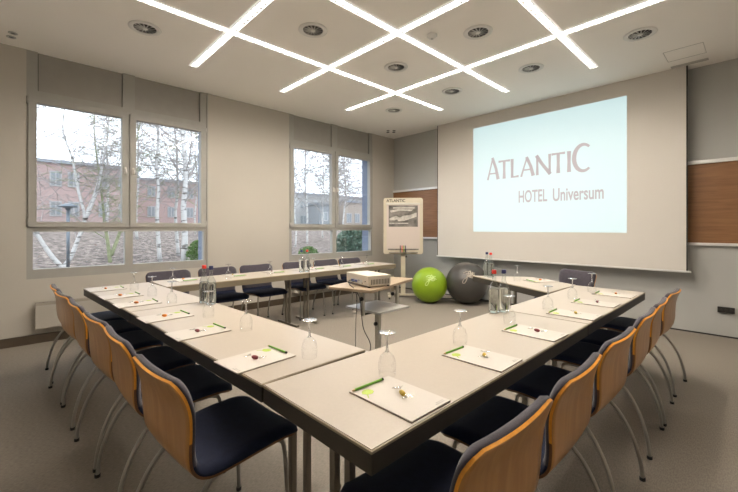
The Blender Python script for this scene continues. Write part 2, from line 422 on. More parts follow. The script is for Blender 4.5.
# swirl vents
def make_vent():
    root = empty('ceiling_vent', (0, 0, 0))
    MB().lathe([(0.104, 0.0), (0.150, 0.0), (0.152, -0.005), (0.142, -0.011), (0.112, -0.013), (0.104, -0.006), (0.104, 0.0)], sides=32).build('rim', M['white'], root)
    MB().lathe([(0.0, -0.001), (0.106, -0.001), (0.106, -0.004), (0.0, -0.004)], sides=32).build('backing', M['vent_dark'], root)
    v = MB()
    for k in range(14):
        a = 2 * PI * k / 14
        v.box(0.02, 0.102, -0.002, 0.009, -0.012, -0.009, rot=Matrix.Rotation(a, 4, 'Z') @ Matrix.Rotation(0.35, 4, 'X'))
    v.build('vane', M['vent_metal'], root)
    MB().lathe([(0, -0.018), (0.018, -0.017), (0.024, -0.010), (0.024, -0.004), (0.0, -0.004)], sides=20).build('hub', M['white'], root)
    return root
vent0 = make_vent()
VS = [(-4.405, 0.986, 'round ceiling vent above the large left window, outside the light grid'),
      (-3.235, 2.27, 'round ceiling vent in the light-grid square nearest the camera'),
      (-3.239, 3.565, 'round ceiling vent in the central square of the light grid'),
      (-2.064, 3.558, 'round ceiling vent beside the small smoke detector'),
      (-3.22, 4.80, 'round ceiling vent above the left part of the screen'),
      (-2.053, 4.854, 'round ceiling vent above the middle of the screen between two strips'),
      (-4.439, 4.833, 'round ceiling vent above the far window near the corner'),
      (-0.89, 4.85, 'round ceiling vent at far right, nearest the screen edge')]
for i, (x, y, lab) in enumerate(VS):
    o = vent0 if i == 0 else copy_tree(vent0)
    o.location = (x, y, CZ); tag(o, lab, 'vent', 'round swirl vents in the ceiling')
sd = empty('smoke_detector', (-2.437, 3.255, CZ), 0, 'small white smoke detector on the ceiling between the strip lights', 'smoke detector')
MB().lathe([(0, -0.04), (0.03, -0.038), (0.042, -0.022), (0.055, -0.015), (0.055, 0), (0, 0)], sides=24).build('detector_body', M['white'], sd)
MB().lathe([(0, -0.046), (0.012, -0.045), (0.014, -0.038), (0, -0.038)], sides=12).build('sensor', M['vent_metal'], sd)
for (x, y, t) in ((-5.486, -0.006, 'inner'), (-5.61, -0.02, 'outer')):
    s_ = empty('ceiling_spotlight', (x, y, CZ), 0, 'tiny unlit round ceiling fitting at far left, the %s of the pair' % ('upper' if t == 'inner' else 'lower'), 'spotlight')
    MB().lathe([(0.022, 0), (0.04, 0), (0.04, -0.006), (0.024, -0.008), (0.022, 0)], sides=20).build('rim', M['vent_metal'], s_)
    MB().lathe([(0, -0.001), (0.023, -0.001), (0.023, -0.003), (0, -0.003)], sides=16).build('lens', M['window_dark'], s_)
s_ = empty('corner_grille', (-5.467, 5.857, CZ), 0, 'small cross-shaped cluster of four dark slots on the ceiling by the corner', 'grille')
for dx, dy in ((0.09, 0), (-0.09, 0), (0, 0.09), (0, -0.09)):
    MB().lathe([(0, -0.006), (0.026, -0.006), (0.034, -0.003), (0.034, 0), (0, 0)], cx=dx, cy=dy, sides=16).build('nozzle', M['vent_dark'], s_)

# ------------------------------------------------------------------ projection screen
ps = empty('projection_screen', (-2.579, 6.22, 0.7854), 0, 'large pale projection screen hanging from the ceiling on the grey wall', 'projection screen')
def PSx(x): return x + 2.695
def PSz(z): return z - 0.76
MB().box(PSx(-4.71), PSx(-0.685), -0.002, 0.004, 0.02, 2.7634).build('screen_fabric', M['screen'], ps)
MB().box(PSx(-4.74), PSx(-0.635), -0.014, 0.014, 0.0, 0.026, 0.005).build('bottom_bar', M['rail'], ps)
e_ = MB(); e_.box(PSx(-0.685), PSx(-0.67), -0.001, 0.006, 0.02, 2.7634); e_.box(PSx(-4.725), PSx(-4.71), -0.001, 0.006, 0.02, 2.7634)
e_.build('screen_shade_gap', M['gap'], ps)  # dark strips painted in for the shaded gap at the screen edges
pi_ = MB().box(PSx(-3.867), PSx(-1.352), -0.005, -0.003, PSz(1.288), PSz(3.296)).build('projected_image', M['projection'], ps)
pi_['label'] = 'bright pale cyan projected slide'

def text_mesh(s, name, m_, parent, x0, x1, z0, z1, y, bold=0.0):
    cu = bpy.data.curves.new(name, 'FONT'); cu.body = s; cu.extrude = 0.0; cu.size = 1; cu.offset = bold
    ob = bpy.data.objects.new(name, cu); C.objects.link(ob)
    bpy.context.view_layer.update()
    dg = bpy.context.evaluated_depsgraph_get()
    me = bpy.data.meshes.new_from_object(ob.evaluated_get(dg))
    bpy.data.objects.remove(ob)
    xs = [v.co.x for v in me.vertices]; ys = [v.co.y for v in me.vertices]
    ax, bx_, ay, by_ = min(xs), max(xs), min(ys), max(ys)
    for v in me.vertices:
        v.co = Vector((x0 + (v.co.x - ax) / (bx_ - ax) * (x1 - x0), y, z0 + (v.co.y - ay) / (by_ - ay) * (z1 - z0)))
    me.materials.clear(); me.materials.append(m_)
    o = bpy.data.objects.new(name, me); C.objects.link(o); o.parent = parent
    return o
# flared lettering: big A and C, smaller capitals between, drawn as tapered strokes
def stroke(mb, pts, ws, y=-0.0062):
    P = [Vector((p[0], p[1])) for p in pts]
    L1, L2 = [], []
    for i, p in enumerate(P):
        d = (P[min(i + 1, len(P) - 1)] - P[max(i - 1, 0)]).normalized(); n = Vector((-d.y, d.x))
        L1.append(p + n * ws[i] / 2); L2.append(p - n * ws[i] / 2)
    mb.grid([[(a.x, y, a.y) for a in L1], [(a.x, y, a.y) for a in L2]], smooth=False)
def arc(cx, cz, rx, rz, a0, a1, n=22): return [(cx + rx * math.cos(R(a0 + (a1 - a0) * k / n)), cz + rz * math.sin(R(a0 + (a1 - a0) * k / n))) for k in range(n + 1)]
ZB, ZH, ZG = 2.262, 2.60, 2.672   # baseline, small capital top, big capital top
def letter_A(mb, x0, x1, zt, f=1.0):
    xm = (x0 + x1) / 2
    stroke(mb, [(x0 + 0.015, ZB), (x0 + (xm - x0) * 0.55, ZB + (zt - ZB) * 0.5), (xm, zt)], [0.036, 0.026, 0.03])
    stroke(mb, [(xm - 0.012, zt), (xm + (x1 - xm) * 0.5, ZB + (zt - ZB) * 0.5), (x1 - 0.018, ZB)], [0.05, 0.052, 0.062])
    stroke(mb, [(x0 + (xm - x0) * 0.42, ZB + 0.115), (x1 - (x1 - xm) * 0.42, ZB + 0.115)], [0.026, 0.026])
def letter_T(mb, x0, x1, zt):
    xm = (x0 + x1) / 2
    stroke(mb, [(xm, ZB), (xm, ZB + 0.15), (xm, zt - 0.02)], [0.060, 0.046, 0.052])
    stroke(mb, [(x0, zt - 0.018), (xm, zt - 0.014), (x1, zt - 0.018)], [0.040, 0.026, 0.040])
tx = MB(); 
letter_A(tx, -3.575, -3.335, ZG)
letter_T(tx, -3.345, -3.125, ZH)
stroke(tx, [(-3.085, ZH), (-3.085, ZB + 0.1), (-3.085, ZB)], [0.056, 0.046, 0.05]); stroke(tx, [(-3.10, ZB + 0.016), (-3.03, ZB + 0.014), (-2.965, ZB + 0.02)], [0.032, 0.028, 0.042])
letter_A(tx, -2.935, -2.69, ZH)
stroke(tx, [(-2.640, ZB), (-2.640, ZB + 0.17), (-2.640, ZH)], [0.048, 0.036, 0.040])
stroke(tx, [(-2.655, ZH), (-2.55, ZB + 0.17), (-2.425, ZB)], [0.058, 0.052, 0.058]); stroke(tx, [(-2.435, ZB), (-2.435, ZB + 0.17), (-2.435, ZH)], [0.040, 0.036, 0.048])
letter_T(tx, -2.405, -2.195, ZH)
stroke(tx, [(-2.135, ZB), (-2.135, ZB + 0.17), (-2.135, ZH)], [0.062, 0.048, 0.062])
cp = arc(-1.925, (ZB + ZG) / 2 - 0.0, 0.135, 0.208, 52, 308); stroke(tx, cp, [0.034 + 0.03 * math.sin(PI * k / (len(cp) - 1)) for k in range(len(cp))])
bmesh.ops.translate(tx.bm, vec=(2.695, 0, -0.76), verts=tx.bm.verts)
tx.build('slide_title', M['projection_text'], pi_)
text_mesh('HOTEL', 'slide_subtitle', M['projection_text'], pi_, PSx(-2.965), PSx(-2.475), PSz(1.806), PSz(2.02), -0.0062, 0.018)
text_mesh('Universum', 'slide_subtitle', M['projection_text'], pi_, PSx(-2.385), PSx(-1.645), PSz(1.802), PSz(2.016), -0.0062, 0.018)

for o_ in [ps_c for ps_c in bpy.data.objects if ps_c.parent in (ps, pi_)]:
    o_.data.transform(Matrix.Scale(0.957, 4))
# wall socket
so = empty('wall_socket', (-0.295, YW, 0.34), 0, 'black wall socket box low on the wall at far right', 'wall socket')
MB().box(-0.078, 0.078, -0.03, 0.0, -0.036, 0.036, 0.004).build('socket_box', M['socket'], so)
k_ = MB()
for dx in (-0.045, 0.0, 0.045): k_.lathe([(0, 0.0), (0.014, 0.0), (0.016, -0.002), (0.016, 0.002)], sides=14, rot=Matrix.Translation((dx, -0.031, 0)) @ Matrix.Rotation(R(90), 4, 'X'))
k_.build('outlet', M['vent_dark'], so)

# ------------------------------------------------------------------ tables
def make_table(name, loc, rz, L_, D_, label, group, legs=(True, True), poly=None, edge='table_edge'):
    """tabletop centred at origin, length along local X"""
    root = empty(name, loc, rz, label, 'table', group)
    h, d = L_ / 2 - 0.0015, D_ / 2
    P = poly or [(-h, -d), (h, -d), (h, d), (-h, d)]
    MB().prism(P, 0.729, 0.738, bev=0.0015).build('edge_lip', M['lip'], root)
    cx = sum(p[0] for p in P) / 4; cy = sum(p[1] for p in P) / 4
    def ins(P, k): 
        n = len(P); out = []
        for i in range(n):
            a, b_, c2 = Vector(P[i - 1]), Vector(P[i]), Vector(P[(i + 1) % n])
            d1 = (b_ - a).normalized(); d2 = (c2 - b_).normalized()
            n1 = Vector((-d1.y, d1.x)); n2 = Vector((-d2.y, d2.x)); bi = (n1 + n2); bi = bi / bi.length_squared * 2
            out.append(tuple(b_ + bi * k))
        return out
    MB().prism(ins(P, 0.005), 0.7375, 0.7405).build('tabletop', M['laminate'], root)
    Q = ins(P, 0.003); Q2 = ins(P, 0.028)
    fr = MB(); n = len(P)
    t = bmesh.new()
    o1 = [t.verts.new((x, y, 0.668)) for x, y in Q]; o2 = [t.verts.new((x, y, 0.729)) for x, y in Q]
    i1 = [t.verts.new((x, y, 0.668)) for x, y in Q2]; i2 = [t.verts.new((x, y, 0.7285)) for x, y in Q2]
    for k in range(n):
        q = (k + 1) % n
        t.faces.new((o1[k], o1[q], o2[q], o2[k])); t.faces.new((i1[q], i1[k], i2[k], i2[q])); t.faces.new((o1[q], o1[k], i1[k], i1[q]))
    t.faces.new(i2)
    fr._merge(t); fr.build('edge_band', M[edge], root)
    for s, on in zip((-1, 1), legs):
        if not on: continue
        x = s * (h - 0.15)
        if poly: x = s * 0.30
        lg = MB()
        for dy in (-0.042, 0.042): lg.box(x - 0.014, x + 0.014, dy - 0.015, dy + 0.015, 0.02, 0.70, 0.004)
        lg.box(x - 0.02, x + 0.02, -0.2, 0.2, 0.690, 0.722, 0.003)
        lo = lg.build('leg', M['table_leg'], root)
        MB().box(x - 0.022, x + 0.022, -0.245, 0.245, 0.0, 0.028, 0.006).build('foot', M['table_leg'], lo)
        br_ = MB(); br_.tube(catmull([(x, 0, 0.60), (x - s * 0.03, 0, 0.645), (x - s * 0.09, 0, 0.67), (x - s * 0.15, 0, 0.70)], 4), 0.008, 6)
        br_.build('leg_brace', M['table_leg'], root)
    return root
TG = 'beige conference tables with dark edges set in a U'
def seg_table(p, q, side, depth, label, edge='table_edge'):
    """front edge p->q (world, the chair side); side=+1: tabletop lies to the left of p->q"""
    p, q = Vector(p), Vector(q); d = (q - p); L_ = d.length; d.normalize(); n = Vector((-d.y, d.x)) * side
    c = (p + q) / 2 + n * depth / 2
    return make_table('conference_table', (c.x, c.y, 0), math.atan2(d.y, d.x), L_, depth, label, TG, edge=edge)
seg_table((-0.735, 0.708), (-0.757, 2.655), 1, 0.605, 'beige conference table forming the front corner nearest the camera')
seg_table((-0.757, 2.657), (-0.760, 4.375), 1, 0.605, 'beige conference table at the far end of the right row')
# left row, rotated by ~3 degrees
L0 = (-1.344, 0.700); L1 = (-3.175, 0.612); L2 = (-4.765, 0.512)
seg_table(L1, L0, 1, 0.585, 'beige conference table in the left row joining the front corner table')
seg_table(L2, L1, 1, 0.60, 'beige conference table at the window end of the left row')
F0 = (-4.275, 1.145); F1 = (-4.30, 2.95); F2 = (-4.335, 4.76)
seg_table((-4.875, 1.145), (-4.90, 2.95), -1, 0.60, 'beige conference table under the windows, starting at the left row', 'table_edge_lit')
seg_table((-4.90, 2.952), (-4.935, 4.76), -1, 0.60, 'beige conference table under the far window, with the free end by the corner', 'table_edge_lit')
# trapezoid table by the screen
tp = [(-2.575, 4.305), (-1.395, 3.69), (-1.375, 4.405), (-1.985, 4.725)]
rz = math.atan2(tp[1][1] - tp[0][1], tp[1][0] - tp[0][0])
cc = Vector((sum(p[0] for p in tp) / 4, sum(p[1] for p in tp) / 4))
loc_poly = [tuple(Matrix.Rotation(-rz, 2) @ (Vector(p) - cc)) for p in tp]
make_table('trapezoid_table', (cc.x, cc.y, 0), rz, 1.3, 0.64, 'trapezoid beige table set askew in front of the projection screen', None, poly=loc_poly)

# ------------------------------------------------------------------ chairs
PROF = [(0.244, 0.425), (0.236, 0.441), (0.212, 0.452), (0.15, 0.459), (0.05, 0.455), (-0.05, 0.446), (-0.12, 0.440), (-0.165, 0.444), (-0.20, 0.463),
        (-0.222, 0.50), (-0.233, 0.56), (-0.238, 0.63), (-0.247, 0.70), (-0.265, 0.76), (-0.288, 0.808)]
HWID = [0.238, 0.240, 0.243, 0.246, 0.246, 0.243, 0.238, 0.234, 0.230, 0.230, 0.236, 0.246, 0.254, 0.257, 0.255]
def shell_rows(off, inset, k=4, nu=14, edge_soft=0.0):
    P = catmull([(y, z, w_) for (y, z), w_ in zip(PROF, HWID)], k)
    cum = [0]
    for a, b_ in zip(P[:-1], P[1:]): cum.append(cum[-1] + math.hypot(b_.x - a.x, b_.y - a.y))
    tot = cum[-1]; rows = []
    # trim by inset
    idx = [i for i in range(len(P)) if inset <= cum[i] <= tot - inset]
    for i in idx:
        p = P[i]; a = P[max(i - 1, 0)]; b_ = P[min(i + 1, len(P) - 1)]
        d = Vector((b_.x - a.x, b_.y - a.y)).normalized(); nrm = Vector((d.y, -d.x))   # points up on the seat / forward on the back
        hw = p.z - inset
        s1 = cum[i] - inset; s2 = tot - inset - cum[i]; rc = 0.062
        for s in (s1, s2):
            if s < rc: hw -= rc - math.sqrt(max(0, rc * rc - (rc - s) ** 2))
        back = max(0.0, min(1.0, (cum[i] / tot - 0.55) / 0.3))
        row = []
        for j in range(nu + 1):
            u = -1 + 2 * j / nu
            o_ = off
            if edge_soft:
                e1 = min(1.0, (1 - abs(u)) * hw / 0.018); e2 = min(1.0, min(s1, s2) / 0.018)
                o_ = off * math.sqrt(max(0.0, 1 - (1 - min(e1, e2)) ** 2)) if min(e1, e2) < 1 else off
                o_ = 0.016 + (off - 0.016) * max(0.0, (o_ / off)) if off > 0.016 else o_
            curve = 0.012 * u * u * back - 0.006 * (1 - u * u) * (1 - back)
            row.append(Vector((u * hw, p.x + nrm.x * (o_ + curve), p.y + nrm.y * (o_ + curve))))
        rows.append(row)
    return rows
def shell_mesh(name, o1, o2, inset, mats, parent, soft=0.0):
    A = shell_rows(o1, inset); B = shell_rows(o2, inset, edge_soft=soft)
    t = bmesh.new()
    va = [[t.verts.new(p) for p in r] for r in A]; vb = [[t.verts.new(p) for p in r] for r in B]
    nr, nc = len(A), len(A[0])
    for i in range(nr - 1):
        for j in range(nc - 1):
            for v in (va, vb):
                f = t.faces.new((v[i][j], v[i][j + 1], v[i + 1][j + 1], v[i + 1][j])); f.smooth = True
    def edge(a0, a1, b0, b1):
        f = t.faces.new((a0, a1, b1, b0)); f.material_index = 1 if len(mats) > 1 else 0; f.smooth = len(mats) == 1
    for i in range(nr - 1):
        edge(va[i][0], va[i + 1][0], vb[i][0], vb[i + 1][0]); edge(va[i][-1], va[i + 1][-1], vb[i][-1], vb[i + 1][-1])
    for j in range(nc - 1):
        edge(va[0][j], va[0][j + 1], vb[0][j], vb[0][j + 1]); edge(va[-1][j], va[-1][j + 1], vb[-1][j], vb[-1][j + 1])
    mb = MB(); mb._merge(t)
    return mb.build(name, mats, parent)
def split_pad(parent):
    """padding of the seat and of the back are one sewn piece; two cloth tones: navy seat, plum-grey back"""
    o = shell_mesh('upholstery', 0.0061, 0.034, -0.001, [M['fabric_navy'], M['fabric_navy'], M['fabric_back']], parent, soft=1)
    for p in o.data.polygons:
        if p.center.z > 0.50: p.material_index = 2
        elif p.material_index == 1: p.material_index = 0
        p.use_smooth = True
    return o
def make_chair():
    root = empty('conference_chair')
    ps_ = shell_mesh('plywood_shell', -0.004, 0.006, 0.0, [M['plywood'], M['ply_edge'], M['ply_dark']], root)
    for p in ps_.data.polygons:
        if p.material_index and p.center.z < 0.60: p.material_index = 2
    split_pad(root)
    fr = MB()
    fr.tube([(-0.17, 0.15, 0.428), (0.17, 0.15, 0.428)], 0.010, 8)
    fr.tube([(-0.17, -0.09, 0.418), (0.17, -0.09, 0.418)], 0.010, 8)
    for s in (-1, 1): fr.tube([(s * 0.17, 0.16, 0.428), (s * 0.17, -0.10, 0.418)], 0.010, 8)
    fr.build('seat_frame', M['leg_metal'], root)
    for s in (-1, 1):
        l = MB(); pts = catmull([(s * 0.165, 0.13, 0.426), (s * 0.188, 0.165, 0.425), (s * 0.20, 0.185, 0.408), (s * 0.208, 0.195, 0.30), (s * 0.215, 0.205, 0.012)], 5)
        l.tube(pts, 0.0095, 10); lo = l.build('leg', M['leg_metal'], root)
        MB().lathe([(0, 0), (0.013, 0), (0.013, 0.016), (0.0, 0.016)], cx=s * 0.215, cy=0.205, sides=12).build('foot_cap', M['black_rubber'], lo)
        l = MB(); pts = catmull([(s * 0.165, -0.06, 0.420), (s * 0.19, -0.125, 0.410), (s * 0.205, -0.20, 0.335), (s * 0.215, -0.258, 0.225), (s * 0.222, -0.292, 0.10), (s * 0.225, -0.302, 0.012)], 5)
        l.tube(pts, 0.0098, 10); lo = l.build('leg', M['leg_metal'], root)
        MB().lathe([(0, 0), (0.014, 0), (0.014, 0.016), (0.0, 0.016)], cx=s * 0.225, cy=-0.302, sides=12).build('foot_cap', M['black_rubber'], lo)
    return root
chair0 = make_chair(); first = [True]
def place_chair(x, y, rz, label, group):
    o = chair0 if first[0] else copy_tree(chair0)
    first[0] = False
    o.location = (x, y, 0); o.rotation_euler = (0, 0, rz); tag(o, label, 'chair')
    if group: o['group'] = group
    return o
place = ['nearest the camera', 'second from the camera', 'third from the camera', 'fourth from the camera', 'second from the window', 'nearest the window']
LX = [-1.63, -2.265, -2.80, -3.42, -3.955, -4.485]
LY = [0.655, 0.635, 0.61, 0.58, 0.548, 0.535]
RZ = [1.5, -2, 2, -1, 3, -2]
for k in range(6):
    place_chair(LX[k], LY[k], R(3 + RZ[k]), 'navy padded plywood chair in the left row, ' + place[k], 'chairs along the left row')
RY = [1.02, 1.60, 2.225, 2.92, 3.44, 4.08]
placeR = ['nearest the camera', 'second from the camera', 'third from the camera', 'fourth from the camera', 'second from the screen wall', 'nearest the screen wall']
for k in range(6):
    place_chair(-0.735 + (0.0, -0.005, -0.01, -0.02, -0.03, -0.035)[k], RY[k], R(90 + (-1, 1, -1.5, 1, 2, -2)[k]), 'navy padded plywood chair in the right row, ' + placeR[k], 'chairs along the right row')
FY = [1.41, 2.01, 2.585, 3.27, 3.855, 4.385]
FL = ['leftmost, beside the left row', 'second from the left, behind the two water bottles', 'third from the left', 'behind the far pair of water bottles', 'fifth from the left under the far window', 'rightmost, under the far window']
for k in range(6):
    place_chair(-4.865, FY[k], R(-90 + (1, -1, 1, -1.5, 1, 0)[k]), 'navy padded chair on the window side, ' + FL[k], 'chairs under the windows')
place_chair(-1.70, 4.95, R(180 - 22), 'single navy padded chair at the trapezoid table in front of the screen', None)

# ------------------------------------------------------------------ tableware
ZT_ = 0.7405
def make_glass():
    root = empty('wine_glass')
    b_ = MB().lathe([(0.033, 0.0), (0.0345, 0.0), (0.038, 0.03), (0.037, 0.055), (0.030, 0.078), (0.016, 0.093), (0.005, 0.099), (0.0, 0.099)], sides=24)
    b_.build('bowl', M['glass_clear'], root)
    MB().lathe([(0.010, 0.097), (0.0055, 0.106), (0.0048, 0.13), (0.0052, 0.16), (0.010, 0.172)], sides=12).build('stem', M['glass_stem'], root)
    MB().lathe([(0, 0.170), (0.008, 0.1715), (0.020, 0.175), (0.035, 0.1765), (0.036, 0.178), (0.034, 0.179), (0.0, 0.179)], sides=28).build('foot', M['glass_foot'], root)
    return root
M['glass_foot'] = clear_mat('glass_foot', (0.96, 0.97, 0.97), 0.58, 0.88, 0.25)
glass0 = make_glass(); gfirst = [True]
def place_glass(x, y, label):
    o = glass0 if gfirst[0] else copy_tree(glass0)
    gfirst[0] = False
    o.location = (x, y, ZT_); tag(o, label, 'glass', 'upturned wine glasses on the tables')
def make_pad():
    """top edge towards local +Y; width 0.21 (X), height 0.30 (Y)"""
    root = empty('notepad')
    MB().box(-0.105, 0.105, -0.15, 0.15, 0.0, 0.0015).build('card_backing', M['cardboard'], root)
    cv = MB().box(-0.105, 0.105, -0.15, 0.15, 0.0016, 0.0062, 0.0006, seg=1).build('paper_sheets', M['paper'], root)
    lg = MB()
    leaf = [(0.0, 0.0), (0.012, 0.016), (0.03, 0.022), (0.046, 0.014), (0.052, 0.0), (0.046, -0.014), (0.03, -0.022), (0.012, -0.016)]
    lg.prism([(x - 0.088, y + 0.098) for x, y in leaf], 0.0063, 0.0066)
    lg.prism([(-0.093, 0.062), (-0.089, 0.060), (-0.065, 0.094), (-0.069, 0.096)], 0.0063, 0.0067)
    lg.build('logo', M['logo_green'], cv)
    tx_ = MB(); tx_.box(0.04, 0.09, -0.138, -0.134, 0.0063, 0.0066); tx_.box(0.05, 0.09, -0.130, -0.127, 0.0063, 0.0066); tx_.build('printed_line', M['print_light'], cv)
    return root
pad0 = make_pad()
def make_pencil():
    root = empty('pencil')
    MB().tube([(-0.075, 0, 0.0052), (0.068, 0, 0.0052)], 0.0047, 6, smooth=False).build('barrel', M['pencil_green'], root)
    MB().tube([(-0.090, 0, 0.0052), (-0.075, 0, 0.0052)], [0.0008, 0.0052], 6).build('tip', M['pencil_tip'], root)
    MB().tube([(0.068, 0, 0.0052), (0.074, 0, 0.0052)], 0.0053, 8).build('end_cap', M['ink'], root)
    return root
pencil0 = make_pencil()
def make_sweet(m_):
    root = empty('wrapped_sweet')
    b_ = MB(); b_.lathe([(0, -0.017), (0.006, -0.0155), (0.0088, -0.008), (0.0095, 0), (0.0088, 0.008), (0.006, 0.0155), (0, 0.017)], sides=12, rot=Matrix.Translation((0, 0, 0.0095)) @ Matrix.Rotation(R(90), 4, 'Y'))
    b_.build('sweet', m_, root)
    for s in (-1, 1):
        wr = MB(); rows = []
        for i in range(4):
            rr = 0.003 + 0.006 * i; row = []
            for j in range(9):
                a = -1.2 + 2.4 * j / 8
                row.append((s * (0.019 + rr * 1.3), rr * math.sin(a) * 1.3, 0.011 + 0.0035 * math.sin(j * 2.4) * i / 3 + 0.002))
            rows.append(row)
        wr.grid(rows)
        wr.build('wrapper', M['wrapper'], root)
    return root
sw0 = [make_sweet(M['sweet_orange']), make_sweet(M['sweet_plum']), make_sweet(M['sweet_gold'])]
SWN = ['orange', 'plum-red', 'golden']
used = [False, False, False]; uf = [False, False]
def setting(x, y, rz, where, sweet, rnd=0.0):
    """pad centre x,y; rz: direction so that local +Y points from the sitter to the table middle"""
    p = pad0 if not uf[0] else copy_tree(pad0); 
    c = pencil0 if not uf[0] else copy_tree(pencil0); uf[0] = True
    p.location = (x, y, ZT_ + 0.0002); p.rotation_euler = (0, 0, rz + rnd)
    tag(p, 'white notepad with leaf print, ' + where, 'notepad', 'notepads at the place settings')
    q = Matrix.Rotation(rz + rnd, 2) @ Vector((-0.018, 0.134))
    c.location = (x + q.x, y + q.y, ZT_ + 0.0068); c.rotation_euler = (0, 0, rz + rnd + R(random.uniform(-3, 3)))
    tag(c, 'green pencil on the notepad, ' + where, 'pencil', 'green pencils on the notepads')
    s = sw0[sweet] if not used[sweet] else copy_tree(sw0[sweet]); used[sweet] = True
    q = Matrix.Rotation(rz + rnd, 2) @ Vector((0.01, -0.01))
    s.location = (x + q.x, y + q.y, ZT_ + 0.0068); s.rotation_euler = (0, 0, rz + R(random.uniform(10, 80)))
    tag(s, '%s wrapped sweet on notepad, %s' % (SWN[sweet], where), 'sweet', 'wrapped sweets on the notepads')
wl = ['left row, place nearest the corner', 'left row, second place from the corner', 'left row, third place from the corner', 'left row, fourth place from the corner', 'left row, place second from the window', 'left row, place nearest the window']
PLX = [-1.62, -2.27, -2.82, -3.47, -3.96, -4.50]
for k in range(6):
    yy = 0.835 - (1.62 + PLX[k]) * -0.055
    setting(PLX[k], 0.815 + (PLX[k] + 1.62) * 0.050, R(3), wl[k], (1, 1, 0, 0, 0, 0)[k], R((2, 0, 0, -1, 1, 0)[k]))
wr_ = ['right row, place nearest the camera', 'right row, second place from the camera', 'right row, third place from the camera', 'right row, fourth place from the camera', 'right row, place second from the end', 'right row, place at the far end']
PRY = [1.006, 1.592, 2.20, 2.862, 3.42, 3.985]
for k in range(6):
    setting((-0.902, -0.906, -0.91, -0.91, -0.925, -0.925)[k], PRY[k], R(90), wr_[k], (2, 2, 1, 2, 1, 0)[k], R((0, 1, -1, 1, 0, 0)[k]))
wf = ['window row, leftmost place', 'window row, second place from the left', 'window row, third place from the left', 'window row, place beside the bottles', 'window row, fifth place from the left', 'window row, rightmost place']
PFY = [1.46, 2.06, 2.62, 3.30, 3.84, 4.36]
for k in range(6): setting(-4.70, PFY[k], R(-90), wf[k], (0, 2, 1, 0, 2, 1)[k])
setting(-1.765, 4.42, R(180 - 27), 'single place before the screen', 0, R(-6))

GL = [(-4.26, 0.86), (-3.77, 0.90), (-3.30, 0.93), (-2.62, 0.97), (-2.13, 1.01), (-1.471, 1.012)]
gl_lab = ['furthest toward the window', 'second from the window', 'third from the window', 'in front of the left pair of bottles', 'between the bottles and the corner seam', 'nearest the front corner']
for (x, y), l in zip(GL, gl_lab): place_glass(x, y, 'upturned wine glass on the left row, ' + l)
GR = [(-1.072, 1.125), (-1.091, 1.70), (-1.112, 2.305), (-1.10, 2.90), (-1.12, 3.49), (-1.115, 4.01)]
gr_lab = ['nearest the camera', 'second from the camera', 'in front of the pair of bottles', 'just past the bottles and table seam', 'second from the far end', 'at the far end by the single chair']
for (x, y), l in zip(GR, gr_lab): place_glass(x, y, 'upturned wine glass on the right row, ' + l)
GF = [(-4.40, 1.25), (-4.44, 1.88), (-4.45, 2.44), (-4.46, 3.15), (-4.45, 3.66), (-4.46, 4.20)]
gf_lab = ['leftmost, before the first chair', 'right of the nearer bottles', 'third from the left, below the pillar', 'just right of the far bottles', 'fifth from the left', 'rightmost, near the flip chart']
for (x, y), l in zip(GF, gf_lab): place_glass(x, y, 'upturned wine glass on the window-side row, ' + l)
place_glass(-1.95, 4.23, 'upturned wine glass on the trapezoid table before the screen')

def make_bottle(capm):
    root = empty('water_bottle')
    b_ = MB().lathe([(0, 0.0), (0.034, 0.0), (0.0375, 0.004), (0.038, 0.02), (0.038, 0.165), (0.035, 0.185), (0.024, 0.210), (0.0155, 0.228), (0.0135, 0.25), (0.0135, 0.285), (0.015, 0.29), (0.0, 0.29)], sides=28)
    b_.build('bottle_glass', M['bottle_glass'], root)
    MB().lathe([(0, 0.006), (0.033, 0.006), (0.0352, 0.02), (0.0352, 0.163), (0.030, 0.175), (0, 0.175)], sides=28).build('water', M['water'], root)
    MB().lathe([(0, 0.282), (0.0165, 0.282), (0.0170, 0.286), (0.0165, 0.306), (0.015, 0.310), (0, 0.310)], sides=20).build('cap', capm, root)
    return root
m, nt, b = new_mat('water'); b.inputs['Base Color'].default_value = (0.96, 0.98, 0.97, 1); b.inputs['Roughness'].default_value = 0.0; b.inputs['IOR'].default_value = 1.33; b.inputs['Transmission Weight'].default_value = 1.0
M['water'] = m
b0 = {'red': make_bottle(M['cap_red']), 'blue': make_bottle(M['cap_blue'])}; bu = set()
for c, x, y, w_ in (('red', -3.139, 1.128, 'on the left row beside the window-side table'), ('blue', -3.039, 1.146, 'on the left row beside the window-side table'),
                    ('blue', -4.405, 2.90, 'on the window-side row below the far window'), ('red', -4.395, 2.985, 'on the window-side row below the far window'),
                    ('red', -1.331, 2.518, 'on the right row near the middle'), ('blue', -1.292, 2.589, 'on the right row near the middle'),
                    ('blue', -2.395, 4.345, 'on the trapezoid table in front of the screen'), ('red', -2.31, 4.285, 'on the trapezoid table in front of the screen')):
    o = b0[c] if c not in bu else copy_tree(b0[c]); bu.add(c)
    o.location = (x, y, ZT_); tag(o, 'water bottle with a %s cap %s' % ('red' if c == 'red' else 'dark blue', w_), 'bottle', 'clear glass water bottles')

